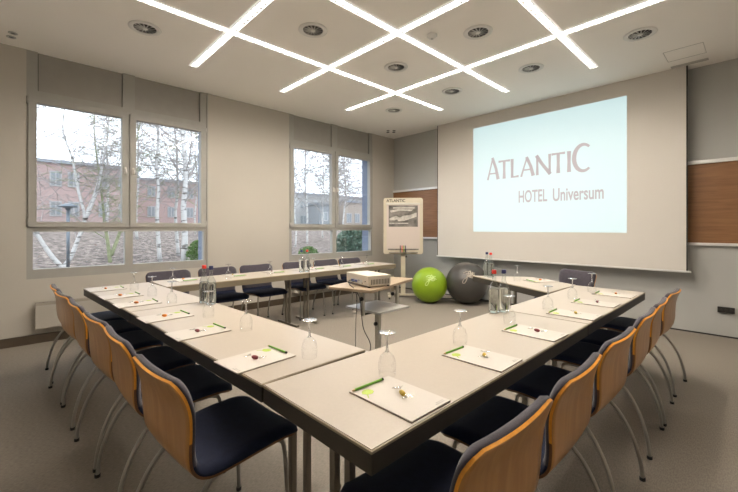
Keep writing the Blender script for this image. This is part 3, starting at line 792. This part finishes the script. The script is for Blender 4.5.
# ------------------------------------------------------------------ exercise balls
def ball(x, y, r, m_, mark, rz, label):
    root = empty('exercise_ball', (x, y, 0), rz, label, 'ball')
    prof = []
    for k in range(49):
        a = -PI / 2 + PI * k / 48; rr = r + 0.0012 * math.cos(k * PI)
        prof.append((rr * math.cos(a) if 0 < k < 48 else 0.0, r + rr * math.sin(a)))
    prof[0] = (0, 0.0)
    sp = MB().lathe(prof, sides=64, rot=Matrix.Translation((0, 0, r)) @ Matrix.Rotation(R(0), 4, 'X') @ Matrix.Translation((0, 0, -r)))
    so_ = sp.build('ball_skin', m_, root)
    # script mark on the side facing the room (local -Y), a little above the middle
    def onb(u, v):
        lat = R(28) + v; p = Vector((math.sin(u) * math.cos(lat), -math.cos(u) * math.cos(lat), math.sin(lat))) * (r + 0.0016)
        return p + Vector((0, 0, r))
    mk = MB()
    def line(pts, rad):
        pts = catmull([(a, b_, 0) for a, b_ in pts], 6); mk.tube([onb(p.x, p.y) for p in pts], rad, 5)
    q = 0.0075 if 'grey' in label else 0.0055
    line([(-0.30, 0.10), (-0.12, 0.20), (-0.02, 0.16), (-0.05, 0.02), (-0.12, -0.20), (-0.20, -0.36), (-0.30, -0.36), (-0.26, -0.22), (-0.05, -0.06), (0.06, 0.04)], q)
    line([(-0.02, 0.16), (0.10, 0.22), (0.08, 0.02), (0.02, -0.04), (0.14, 0.02), (0.22, 0.16), (0.20, -0.02), (0.30, 0.02)], q * 1.4)
    line([(-0.16, 0.06), (0.05, 0.09), (0.34, 0.12)], q * 1.3)
    line([(0.02, -0.08), (0.22, -0.06), (0.36, -0.04)], q)
    line([(-0.16, -0.04), (-0.04, -0.05), (0.12, -0.12), (0.26, -0.08)], q)
    mk.build('script_logo', mark, so_)
    MB().lathe([(0, 0.0), (0.012, 0.0), (0.013, 0.004), (0, 0.005)], sides=12, rot=Matrix.Translation((0, r * 0.99, r)) @ Matrix.Rotation(R(-90), 4, 'X')).build('valve', M['white'], root)
d_ = 6.89; lat_ = 60.5 / 373 * d_
fwv = Vector((-math.sin(R(46.4)), math.cos(R(46.4)))); rtv = Vector((math.cos(R(46.4)), math.sin(R(46.4))))
ball(-4.175, 5.500, 0.320, M['ball_green'], M['ball_mark_light'], R(42), 'lime green exercise ball on the carpet beside the flip chart stand')
ball(-3.660, 5.925, 0.370, M['ball_grey'], M['ball_mark_grey'], R(38), 'large dark grey exercise ball on the carpet below the screen')

# ------------------------------------------------------------------ flip chart
fc = empty('flip_chart', (-4.845, 5.54, 0), R(45), 'cream flip chart on a stand in the corner showing a grey photo poster', 'flip chart')
bd = MB()
bw, bz0, bz1, rc = 0.385, 0.845, 1.95, 0.035
def rrect(x0, x1, z0, z1, r, n=6):
    out = []
    for cx, cz, a0 in ((x1 - r, z0 + r, -90), (x1 - r, z1 - r, 0), (x0 + r, z1 - r, 90), (x0 + r, z0 + r, 180)):
        for k in range(n + 1): a = R(a0 + 90 * k / n); out.append((cx + r * math.cos(a), cz + r * math.sin(a)))
    return out
RX = Matrix.Rotation(R(90), 4, 'X')
def vpoly(mb, poly, y0, y1, bev=0): mb.prism(poly, -y1, -y0, rot=RX, bev=bev)   # z of prism -> -y
vpoly(bd, rrect(-bw, bw, bz0, bz1, 0.05), -0.03, 0.0, 0.004)
bo = bd.build('board', M['cream'], fc)
sh = MB(); vpoly(sh, rrect(-0.325, 0.325, 0.93, 1.84, 0.006), -0.036, -0.0305); sh = sh.build('paper_sheet', M['chart_paper'], fc)
po = MB(); po.box(-0.285, 0.285, -0.0385, -0.037, 1.385, 1.80); po = po.build('poster', M['print_grey'], fc); po['label'] = 'grey photographic print'
ph = MB()
ph.box(-0.2, 0.22, -0.0392, -0.0386, 1.74, 1.765); ph.prism([(-0.12, 1.53), (0.0, 1.60), (0.12, 1.61), (0.26, 1.66), (0.26, 1.58), (0.14, 1.54), (0.02, 1.50), (-0.1, 1.49)], 0.0386, 0.0392, rot=RX)
ph.box(-0.27, 0.1, -0.0392, -0.0386, 1.44, 1.462); ph.prism([(-0.27, 1.55), (-0.14, 1.60), (-0.06, 1.56), (-0.16, 1.51), (-0.27, 1.51)], 0.0386, 0.0392, rot=RX)
ph.prism([(-0.24, 1.66), (-0.05, 1.70), (0.15, 1.69), (0.2, 1.72), (-0.1, 1.73), (-0.26, 1.70)], 0.0386, 0.0392, rot=RX)
ph.build('print_figures', M['print_light'], po)
MB().box(-0.33, 0.33, -0.048, -0.03, 1.815, 1.852, 0.004).build('paper_clamp', M['cart_metal'], fc)
text_mesh('ATLANTIC', 'header_text', M['ink'], bo, -0.33, 0.04, 1.866, 1.926, -0.0305, 0.02)
MB().box(-0.28, 0.28, -0.085, -0.03, 0.872, 0.885, 0.003).build('pen_tray', M['print_grey'], fc)
MB().box(-0.30, 0.30, -0.04, -0.03, 0.93, 0.955, 0.002).build('paper_clamp', M['print_grey'], fc)
for k, m_ in enumerate(('ink', 'cap_red', 'ball_green', 'cap_blue')):
    mk = MB().tube([(0, 0, 0), (0, 0, 0.11)], 0.008, 8); mk.tube([(0, 0, 0.11), (0, 0, 0.135)], [0.008, 0.006], 8)
    mo = mk.build('marker_pen', M[m_])
    q = Matrix.Rotation(R(45), 2) @ Vector((-0.06 + 0.035 * k, -0.06)); mo.location = (-4.845 + q.x, 5.54 + q.y, 0.8855)
    tag(mo, '%s marker pen standing on the flip chart tray' % ['black', 'red', 'green', 'dark blue'][k], 'marker pen', 'marker pens on the flip chart')
col = MB(); col.box(-0.045, 0.045, 0.005, 0.045, 0.03, 1.0, 0.006).box(-0.028, 0.028, 0.012, 0.04, 0.9, 1.5, 0.004); col.build('column', M['cream'], fc)
MB().lathe([(0, 0), (0.02, 0), (0.02, 0.03), (0, 0.03)], sides=14, rot=Matrix.Translation((0.05, 0.02, 0.80)) @ Matrix.Rotation(R(90), 4, 'Y')).build('height_knob', M['black_rubber'], fc)
ft = MB(); ft.box(-0.30, 0.30, -0.02, 0.06, 0.035, 0.065, 0.008).box(-0.30, -0.25, -0.25, 0.25, 0.03, 0.055, 0.008).box(0.25, 0.30, -0.25, 0.25, 0.03, 0.055, 0.008)
ft.build('base', M['cream'], fc)
for sx in (-0.275, 0.275):
    for sy in (-0.22, 0.22):
        MB().lathe([(0, -0.012), (0.016, -0.012), (0.016, 0.012), (0, 0.012)], sides=14, rot=Matrix.Translation((sx, sy, 0.016)) @ Matrix.Rotation(R(90), 4, 'Y')).build('castor', M['black_rubber'], fc)

# ------------------------------------------------------------------ projector cart
# local frame: +X along the long side (front-left towards screen), origin under the tabletop middle
ca = R(106.5)
F_ = Vector((-2.17, 2.09)); ex = Vector((math.cos(ca), math.sin(ca))); ey = Vector((-ex.y, ex.x))
cc = F_ + ex * 0.435 + ey * 0.22
cart = empty('projector_trolley', (cc.x, cc.y, 0), ca, 'two-tier projector trolley inside the U of tables with a pale wood top', 'trolley')
def cl(x, y):
    v = Vector((x, y)) - cc; return (v.dot(ex), v.dot(ey))
vt = MB(); vt.prism(rrect(-0.435, 0.435, -0.22, 0.22, 0.03), 0.824, 0.848, bev=0.004); vt.build('top_board', M['cart_top'], cart)
sh_ = MB(); q = [(-2.66, 2.235), (-2.245, 2.255), (-2.255, 2.665), (-2.67, 2.65)]
sh_.prism([cl(*p) for p in q], 0.612, 0.630, bev=0.003); sh_.build('shelf', M['cart_shelf'], cart)
px0, py0 = cl(-2.38, 2.38)
pm = MB(); pm.box(px0 - 0.028, px0 + 0.028, py0 - 0.02, py0 + 0.02, 0.06, 0.612, 0.005); pm.build('shelf_column', M['cart_metal'], cart)
p1 = cl(-2.38, 2.19); p2 = cl(-2.47, 2.73)
for p in (p1, p2):
    MB().box(p[0] - 0.019, p[0] + 0.019, p[1] - 0.014, p[1] + 0.014, 0.595, 0.825, 0.004).build('top_post', M['cart_metal'], cart)
bm_ = MB(); bm_.tube([(p1[0], p1[1], 0.604), (px0, py0, 0.604)], 0.009, 8); bm_.tube([(p2[0], p2[1], 0.604), (px0, py0, 0.604)], 0.009, 8); bm_.build('cross_bar', M['vent_dark'], cart)
def knob(x, y, z, m_='black_rubber', r=0.017):
    MB().lathe([(0, -0.014), (r, -0.012), (r * 1.05, 0.004), (r * 0.6, 0.014), (0, 0.015)], sides=14, rot=Matrix.Translation((x, y, z)) @ Matrix.Rotation(R(90), 4, 'Y')).build('clamp_knob', M[m_], cart)
knob(px0 - 0.042, py0 + 0.0, 0.50); knob(p1[0] - 0.032, p1[1] - 0.01, 0.745); 
knob(p2[0] - 0.03, p2[1] + 0.03, 0.71); knob(p2[0] - 0.03, p2[1] + 0.03, 0.755, 'cream', 0.022)
bs = MB(); bs.box(px0 - 0.035, px0 + 0.035, -0.25, 0.25, 0.055, 0.085, 0.006).box(-0.38 + px0, 0.38 + px0, -0.27, -0.22, 0.055, 0.085, 0.006).box(-0.38 + px0, 0.38 + px0, 0.22, 0.27, 0.055, 0.085, 0.006)
bs.build('base_frame', M['cart_metal'], cart)
for sx in (px0 - 0.35, px0 + 0.35):
    for sy in (-0.245, 0.245):
        cs = MB().lathe([(0, -0.012), (0.024, -0.012), (0.027, 0), (0.024, 0.012), (0, 0.012)], sides=16, rot=Matrix.Translation((sx, sy, 0.027)) @ Matrix.Rotation(R(90), 4, 'X'))
        cs.box(sx - 0.006, sx + 0.006, sy - 0.018, sy - 0.013, 0.027, 0.057).box(sx - 0.006, sx + 0.006, sy + 0.013, sy + 0.018, 0.027, 0.057)
        cs.build('castor', M['black_rubber'], cart)

# projector
pa = math.atan2(0.08, -0.46)
pf, pl = Vector((-2.275, 2.160)), Vector((-2.685, 2.237))
eu = (pl - pf).normalized(); ev = Vector((eu.y, -eu.x))
if ev.dot(Vector((-0.07, 0.255))) < 0: ev = -ev
pw, pd = 0.375, 0.235
pc = pf + eu * pw / 2 + ev * pd / 2
ang = math.atan2(-eu.y, -eu.x)       # local +X towards the near corner, local -Y faces the camera side
pr = empty('projector', (pc.x, pc.y, 0.8485), ang, 'cream projector standing on the trolley top with its ports facing the camera', 'projector')
b_ = MB(); b_.box(-pw / 2, pw / 2, -pd / 2, pd / 2, 0.010, 0.100, 0.010, seg=3); b_.build('casing', M['projector'], pr)
pn = MB(); pn.box(-0.10, 0.09, -pd / 2 - 0.002, -pd / 2 + 0.004, 0.022, 0.058, 0.001); pn.build('port_panel', M['vent_metal'], pr)
po_ = MB(); po_.box(-0.085, -0.045, -pd / 2 - 0.010, -pd / 2, 0.030, 0.048).box(-0.03, 0.01, -pd / 2 - 0.008, -pd / 2, 0.030, 0.046); po_.build('blue_port', M['port_blue'], pr)
pk = MB()
for k in range(3): pk.lathe([(0, -0.003), (0.005, -0.003), (0.005, 0.003), (0, 0.003)], sides=10, rot=Matrix.Translation((0.04 + 0.05 * k, -pd / 2 - 0.002, 0.05 - 0.02 * (k % 2))) @ Matrix.Rotation(R(90), 4, 'X'))
pk.build('socket_hole', M['ink'], pr)
vg = MB()
for k in range(12): vg.box(pw / 2 - 0.002, pw / 2 + 0.0015, -0.09 + 0.016 * k, -0.083 + 0.016 * k, 0.025, 0.068)
vg.build('side_vent', M['projector_dark'], pr)
MB().lathe([(0, 0.0), (0.026, 0.0), (0.032, 0.004), (0.034, 0.02), (0, 0.02)], sides=22, rot=Matrix.Translation((-0.1, pd / 2 + 0.016, 0.048)) @ Matrix.Rotation(R(90), 4, 'X')).build('lens', M['ink'], pr)
for sx in (-0.17, 0.17):
    for sy in (-0.1, 0.1): MB().lathe([(0, 0), (0.012, 0), (0.012, 0.011), (0, 0.011)], cx=sx, cy=sy, sides=12).build('foot', M['black_rubber'], pr)
# cables
def p3(u, v, z):   # projector frame -> world
    w2 = Vector((pc.x, pc.y)) + (-eu) * u + Vector((-(-eu).y, (-eu).x)) * v
    return (w2.x, w2.y, z)
cb = MB().tube(catmull([p3(-0.065, -pd / 2 - 0.01, 0.888), p3(-0.06, -pd / 2 - 0.045, 0.885), p3(0.0, -pd / 2 - 0.075, 0.862), (-2.375, 2.085, 0.845), (-2.345, 2.115, 0.78), (-2.36, 2.15, 0.70), (-2.35, 2.17, 0.5), (-2.29, 2.20, 0.34), (-2.36, 2.16, 0.14), (-2.40, 2.12, 0.012), (-2.50, 2.1, 0.008)], 8), 0.0036, 6)
tag(cb.build('cable', M['black_rubber']), 'thick black cable looping from the projector ports down to the carpet', 'cable')
cb = MB().tube(catmull([p3(-0.01, -pd / 2 - 0.008, 0.887), p3(0.0, -pd / 2 - 0.05, 0.88), p3(0.02, -pd / 2 - 0.08, 0.862), (-2.335, 2.060, 0.84), (-2.325, 2.075, 0.75), (-2.40, 2.13, 0.55), (-2.405, 2.13, 0.3), (-2.37, 2.10, 0.12), (-2.30, 2.05, 0.010), (-2.25, 1.98, 0.006)], 8), 0.003, 6)
tag(cb.build('cable', M['black_rubber']), 'thin black cable hanging straight beside the trolley post', 'cable')
# floor cable behind the balls
cb = MB().tube(catmull([(-4.60, 5.72, 0.008), (-4.25, 5.90, 0.008), (-3.95, 6.20, 0.008), (-3.4, 6.30, 0.008), (-2.9, 6.20, 0.008), (-2.5, 6.1, 0.008)], 8), 0.008, 6)
tag(cb.build('cable', M['black_rubber']), 'dark cable lying on the carpet behind the two exercise balls', 'cable')

# ------------------------------------------------------------------ outside
gnd = MB()
rows = []
for i in range(30):
    x = XW - 0.36 - (i / 29) ** 1.8 * 85; row = []
    for j in range(30):
        y = -40 + 120 * j / 29; dd = XW - x
        z = -0.03 + min(1.35, max(0, dd - 10.5) * 0.075) + 0.12 * math.sin(x * 0.7 + y * 0.45) * min(1, dd / 14) * 0.6
        row.append((x, y, z))
    rows.append(row)
gnd.grid(rows); g_ = gnd.build('ground', M['leaf_litter']); struct(g_)
def gz(x, y):
    dd = XW - x
    return -0.03 + min(1.35, max(0, dd - 10.5) * 0.075) + 0.12 * math.sin(x * 0.7 + y * 0.45) * min(1, dd / 14) * 0.6

def building(name, x, y0, y1, zg, zt, wins, wallm, label, roofm=None, depth=8):
    root = empty(name, (x, (y0 + y1) / 2, zg), 0, label, 'building')
    h = (y1 - y0) / 2
    MB().box(-depth, 0, -h, h, 0, zt - zg).build('wall', wallm, root)
    MB().box(-depth - 0.2, 0.2, -h - 0.2, h + 0.2, zt - zg, zt - zg + 0.25).build('roof', roofm or M['roof_grey'], root)
    ym = (y0 + y1) / 2
    for (ya, yb, za, zb) in wins:
        f = MB().box(-0.02, 0.06, ya - ym, yb - ym, za - zg, zb - zg).build('window', M['building_white'], root)
        w_ = yb - ya; p = MB()
        p.box(0.06, 0.075, ya - ym + 0.1, (ya + yb) / 2 - ym - 0.05, za - zg + 0.12, zb - zg - 0.1); p.box(0.06, 0.075, (ya + yb) / 2 - ym + 0.05, yb - ym - 0.1, za - zg + 0.12, zb - zg - 0.1)
        p.build('pane', M['window_dark'], f)
ws = []
for z0 in (2.3, 4.65):
    for y0 in (-3.2, -0.4, 2.0, 3.1, 5.1, 6.5, 9.5, 11.0): ws.append((y0, y0 + (0.75 if y0 > 0 else 1.0), z0 + (0.0), z0 + 1.2))
building('brick_building', -38, -8, 8.0, 1.0, 6.45, ws[:6] + ws[8:14], M['brick'], 'red brick building with two storeys of white windows behind the left window')
building('brick_building', -46, 9.6, 20.5, 1.0, 6.6, [(10.5 + 2 * i, 11.3 + 2 * i, z, z + 1.2) for i in range(5) for z in (2.6, 4.8)], M['brick'], 'distant red brick building behind the birches in the right pane')
wins = []
for i in range(7):
    wins.append((30.0 + 1.9 * i, 31.2 + 1.9 * i, 2.0, 3.3)); wins.append((30.0 + 1.9 * i, 31.2 + 1.9 * i, 4.2, 5.4))
building('office_building', -46, 25, 45, 1.0, 6.3, wins, M['building_white'], 'white office building with grey roof seen through the far window', depth=8)
o = bpy.data.objects[-1] if False else None
building('office_building', -41, 29.8, 31.6, 1.0, 4.6, [(30.1, 31.2, 2.4, 3.6)], M['building_grey'], 'dark grey block in front of the white office building', depth=3)
building('office_building', -42, 34.8, 40.5, 1.0, 5.2, [(35.4 + 1.6 * i, 36.4 + 1.6 * i, 2.2, 3.6) for i in range(3)], M['building_ochre'], 'ochre house front in the right pane of the far window', depth=3)

def branch_pts(p, d, L_, n, wob, lift):
    pts = [Vector(p)]; d = Vector(d).normalized()
    for i in range(n):
        d = (d + Vector((random.uniform(-wob, wob), random.uniform(-wob, wob), random.uniform(-wob, wob) + lift))).normalized()
        pts.append(pts[-1] + d * L_ / n)
    return pts
def tree(x, y, h, r, label, lean=(0, 0), barkm='birch_bark', stems=1, splits=None, nb=34, name='birch_tree', tw=1.0):
    z = gz(x, y) - 0.05
    root = empty(name, (x, y, z), 0, label, 'tree', 'bare trees outside the windows')
    tk = MB(); bb = MB()
    paths = splits or [None] * stems
    for s in paths:
        if s is None:
            ln = lean; n = 9; pts = [Vector((0, 0, 0))]
            for i in range(1, n + 1):
                f = i / n
                pts.append(Vector((random.uniform(-.08, .08) * h * 0.06 + ln[0] * f * h, random.uniform(-.5, .5) * h * 0.02 + ln[1] * f * h, f * h)))
            pts = catmull(pts, 2)
        else:
            pts = catmull([Vector((0, a, b_)) for a, b_ in s], 4)
        n = len(pts)
        r_ = r * 0.66; rad = [max(0.014, r_ * (1 - 0.9 * i / (n - 1))) for i in range(n)]
        tk.tube(pts, rad, 8)
        for k in range(nb):
            f = 0.22 + 0.76 * (k + random.random()) / nb; i = min(n - 2, int(f * (n - 1))); p = pts[i].lerp(pts[i + 1], f * (n - 1) - i)
            a = random.uniform(0, 2 * PI); L1 = h * 0.26 * (1.15 - f) * random.uniform(0.6, 1.25) + 0.5
            bp_ = branch_pts(p, (math.cos(a), math.sin(a), random.uniform(0.5, 1.3)), L1, 5, 0.16, 0.02)
            r1 = max(0.011, r * 0.20 * (1.1 - f)) * tw
            bb.tube(bp_, [r1 * (1 - 0.7 * q / 5) for q in range(6)], 4, caps=False)
            for q in range(7):
                i2 = random.randint(1, 5); a2 = random.uniform(0, 2 * PI)
                tp_ = branch_pts(bp_[i2], (math.cos(a2), math.sin(a2), random.uniform(-0.1, 0.9)), L1 * random.uniform(0.3, 0.6), 3, 0.22, -0.04)
                bb.tube(tp_, [0.009 * tw, 0.008 * tw, 0.007 * tw, 0.005 * tw], 3, caps=False)
                for q3 in range(3):
                    a3 = random.uniform(0, 2 * PI)
                    t3 = branch_pts(tp_[random.randint(1, 3)], (math.cos(a3), math.sin(a3), random.uniform(-0.4, 0.6)), L1 * random.uniform(0.15, 0.3), 2, 0.25, -0.08)
                    bb.tube(t3, [0.007 * tw, 0.006 * tw, 0.004 * tw], 3, caps=False)
    tk.build('trunk', M[barkm], root)
    bb.build('branches', M['birch_twig'] if barkm == 'birch_bark' else M['green_bark'], root)
    return root
# the forked birch in the left pane, then singles
tree(-16.5, 1.22, 9.5, 0.12, 'birch forking low into a wide V behind the street lamp', nb=24,
     splits=[[(0, 0), (-0.30, 0.45), (-0.60, 1.05), (-0.85, 1.7), (-0.92, 2.6), (-0.80, 4.2), (-1.1, 6.2), (-1.0, 8.5)],
             [(0, 0), (0.22, 0.4), (0.41, 1.0), (0.60, 1.7), (0.42, 2.7), (0.25, 3.8), (0.0, 4.9), (0.2, 7.0), (0.1, 9.0)],
             [(0.60, 1.7), (0.90, 2.6), (1.10, 3.6), (1.30, 5.2), (1.25, 7.0)]])
tree(-17.0, 2.65, 8.0, 0.11, 'greenish forked tree right of the street lamp', barkm='green_bark', name='bare_tree', nb=14,
     splits=[[(0, 0), (-0.08, 0.8), (-0.18, 1.6), (-0.3, 3.0), (-0.5, 5.0), (-0.4, 7.5)], [(0.02, 0.3), (0.25, 1.0), (0.42, 1.8), (0.55, 3.2), (0.9, 5.0), (1.2, 7.0)]])
tree(-16.6, 4.25, 9.0, 0.13, 'birch left in the right-hand pane of the near window', lean=(0.0, -0.03))
tree(-16.0, 4.95, 10.5, 0.20, 'thickest white birch in the right-hand pane of the near window', nb=30)
tree(-18.0, 5.35, 9.0, 0.12, 'slim birch just left of the thickest birch', lean=(0, -0.02))
tree(-17.5, 6.15, 8.5, 0.09, 'greenish slender tree right of the thickest birch', barkm='green_bark', name='bare_tree', nb=16)
tree(-18.5, 7.05, 9.5, 0.13, 'birch nearest the right edge of the near window', lean=(0, 0.01))
tree(-21.0, -0.6, 9.0, 0.10, 'slim birch at the left edge of the near window', lean=(0, 0.05))
tree(-24.0, 3.6, 9.5, 0.11, 'slim birch in front of the brick building, right of the forked birch')
bgs = [(-26, 5.4), (-29, 9.8), (-27, 11.6), (-24, 9.2), (-20.0, 12.7), (-21.5, 14.6), (-21.0, 16.4), (-25, 18.5), (-27, 21.5), (-24, 19.9), (-31, 24.5), (-28, 26.0), (-33, 30.5), (-19.5, 15.2)]
bl = ['seen through the crown of the thickest birch', 'deep in the wood behind the near window', 'furthest right behind the near window', 'between two birches behind the near window',
      'leftmost in the far window', 'second from the left in the far window', 'left of the mullion of the far window', 'at the mullion of the far window', 'right of the mullion of the far window', 'in front of the dark grey block',
      'before the ochre house front', 'right of the conifer shrub', 'at the right edge of the far window', 'crossing the left pane of the far window']
for (x, y), l in zip(bgs, bl):
    tree(x, y, random.uniform(8.5, 11), random.uniform(0.08, 0.13), 'background birch ' + l, lean=(0, random.uniform(-0.04, 0.04)), nb=30, tw=1.5)

def shrub(x, y, w_, h, m_, label, name='shrub', n=900, leaf=0.06):
    root = empty(name, (x, y, gz(x, y) - 0.03), 0, label, 'shrub')
    st = MB(); lf = MB(); t = bmesh.new()
    for k in range(9):
        a = random.uniform(0, 2 * PI); st.tube(branch_pts((0, 0, 0), (math.cos(a) * 0.5, math.sin(a) * 0.5, 1), h * 0.8, 4, 0.15, 0.05), 0.015, 4)
    for k in range(n):
        a = random.uniform(0, 2 * PI); zz = random.uniform(0.05, 1) ** 0.8; rr = w_ * math.sqrt(max(0, 1 - (zz * 1.6 - 0.6) ** 2)) * math.sqrt(random.random())
        p = Vector((rr * math.cos(a), rr * math.sin(a), zz * h)); d1 = Vector([random.gauss(0, 1) for _ in range(3)]).normalized() * leaf; d2 = d1.orthogonal().normalized() * leaf * 0.5
        t.faces.new([t.verts.new(p - d1), t.verts.new(p + d2), t.verts.new(p + d1), t.verts.new(p - d2)])
    lf._merge(t); st.build('stems', M['birch_twig'], root); lf.build('foliage', m_, root)
shrub(-15.6, 5.35, 0.45, 0.95, M['leaf'], 'small green shrub at the lower right of the near window')
shrub(-14.5, 12.7, 0.95, 1.45, M['conifer'], 'dark green bush at the lower right of the far window', n=2400, leaf=0.09)
shrub(-15.5, 10.6, 0.5, 0.5, M['leaf'], 'low green plant at the lower left of the far window', n=500)

lp = empty('street_lamp', (-15.2, 1.25, gz(-15.2, 1.25) - 0.02), 0, 'grey street lamp with a flat disc head outside the near window', 'street lamp')
MB().tube([(0, 0, 0), (0, 0, 1.98)], 0.045, 12).build('pole', M['lamp_post'], lp)
MB().lathe([(0, 1.96), (0.06, 1.96), (0.07, 2.02), (0.24, 2.06), (0.25, 2.08), (0.14, 2.14), (0.04, 2.17), (0, 2.17)], sides=24).build('lamp_head', M['lamp_post'], lp)

# ------------------------------------------------------------------ light
wd = bpy.data.worlds.new('World'); sc.world = wd; wd.use_nodes = True
N, L = wd.node_tree.nodes, wd.node_tree.links
bg = N['Background']
tc = N.new('ShaderNodeTexCoord'); sx_ = N.new('ShaderNodeSeparateXYZ'); L.new(tc.outputs['Generated'], sx_.inputs[0])
cr = N.new('ShaderNodeValToRGB'); e = cr.color_ramp.elements
e[0].position = 0.0; e[0].color = (0.80, 0.86, 0.95, 1); e[1].position = 0.5; e[1].color = (0.90, 0.94, 1.0, 1)
L.new(sx_.outputs['Z'], cr.inputs['Fac']); L.new(cr.outputs['Color'], bg.inputs['Color'])
bg.inputs['Strength'].default_value = 2.9
for (y0, y1) in (W1, W2):
    ld = bpy.data.lights.new('window_daylight', 'AREA'); ld.shape = 'RECTANGLE'; ld.size = y1 - y0; ld.size_y = ZT - ZS
    ld.cycles.is_portal = True
    lo = bpy.data.objects.new('window_daylight', ld); C.objects.link(lo)
    lo.location = (XW - 0.33, (y0 + y1) / 2, (ZS + ZT) / 2); lo.rotation_euler = (R(90), 0, R(-90))

# ------------------------------------------------------------------ camera
cd = bpy.data.cameras.new('camera'); cam = bpy.data.objects.new('camera', cd); C.objects.link(cam)
cd.sensor_width = 36; cd.sensor_fit = 'HORIZONTAL'; cd.lens = 373 / 738 * 36; cd.shift_y = -17.5 / 738; cd.clip_start = 0.05; cd.clip_end = 300
cam.location = (0, 0, 1.35); cam.rotation_euler = (R(90), 0, R(46.4))
sc.camera = cam
sc.view_settings.view_transform = 'Standard'; sc.view_settings.look = 'None'; sc.view_settings.gamma = 1; sc.view_settings.exposure = 0.48
sc.view_settings.use_curve_mapping = False
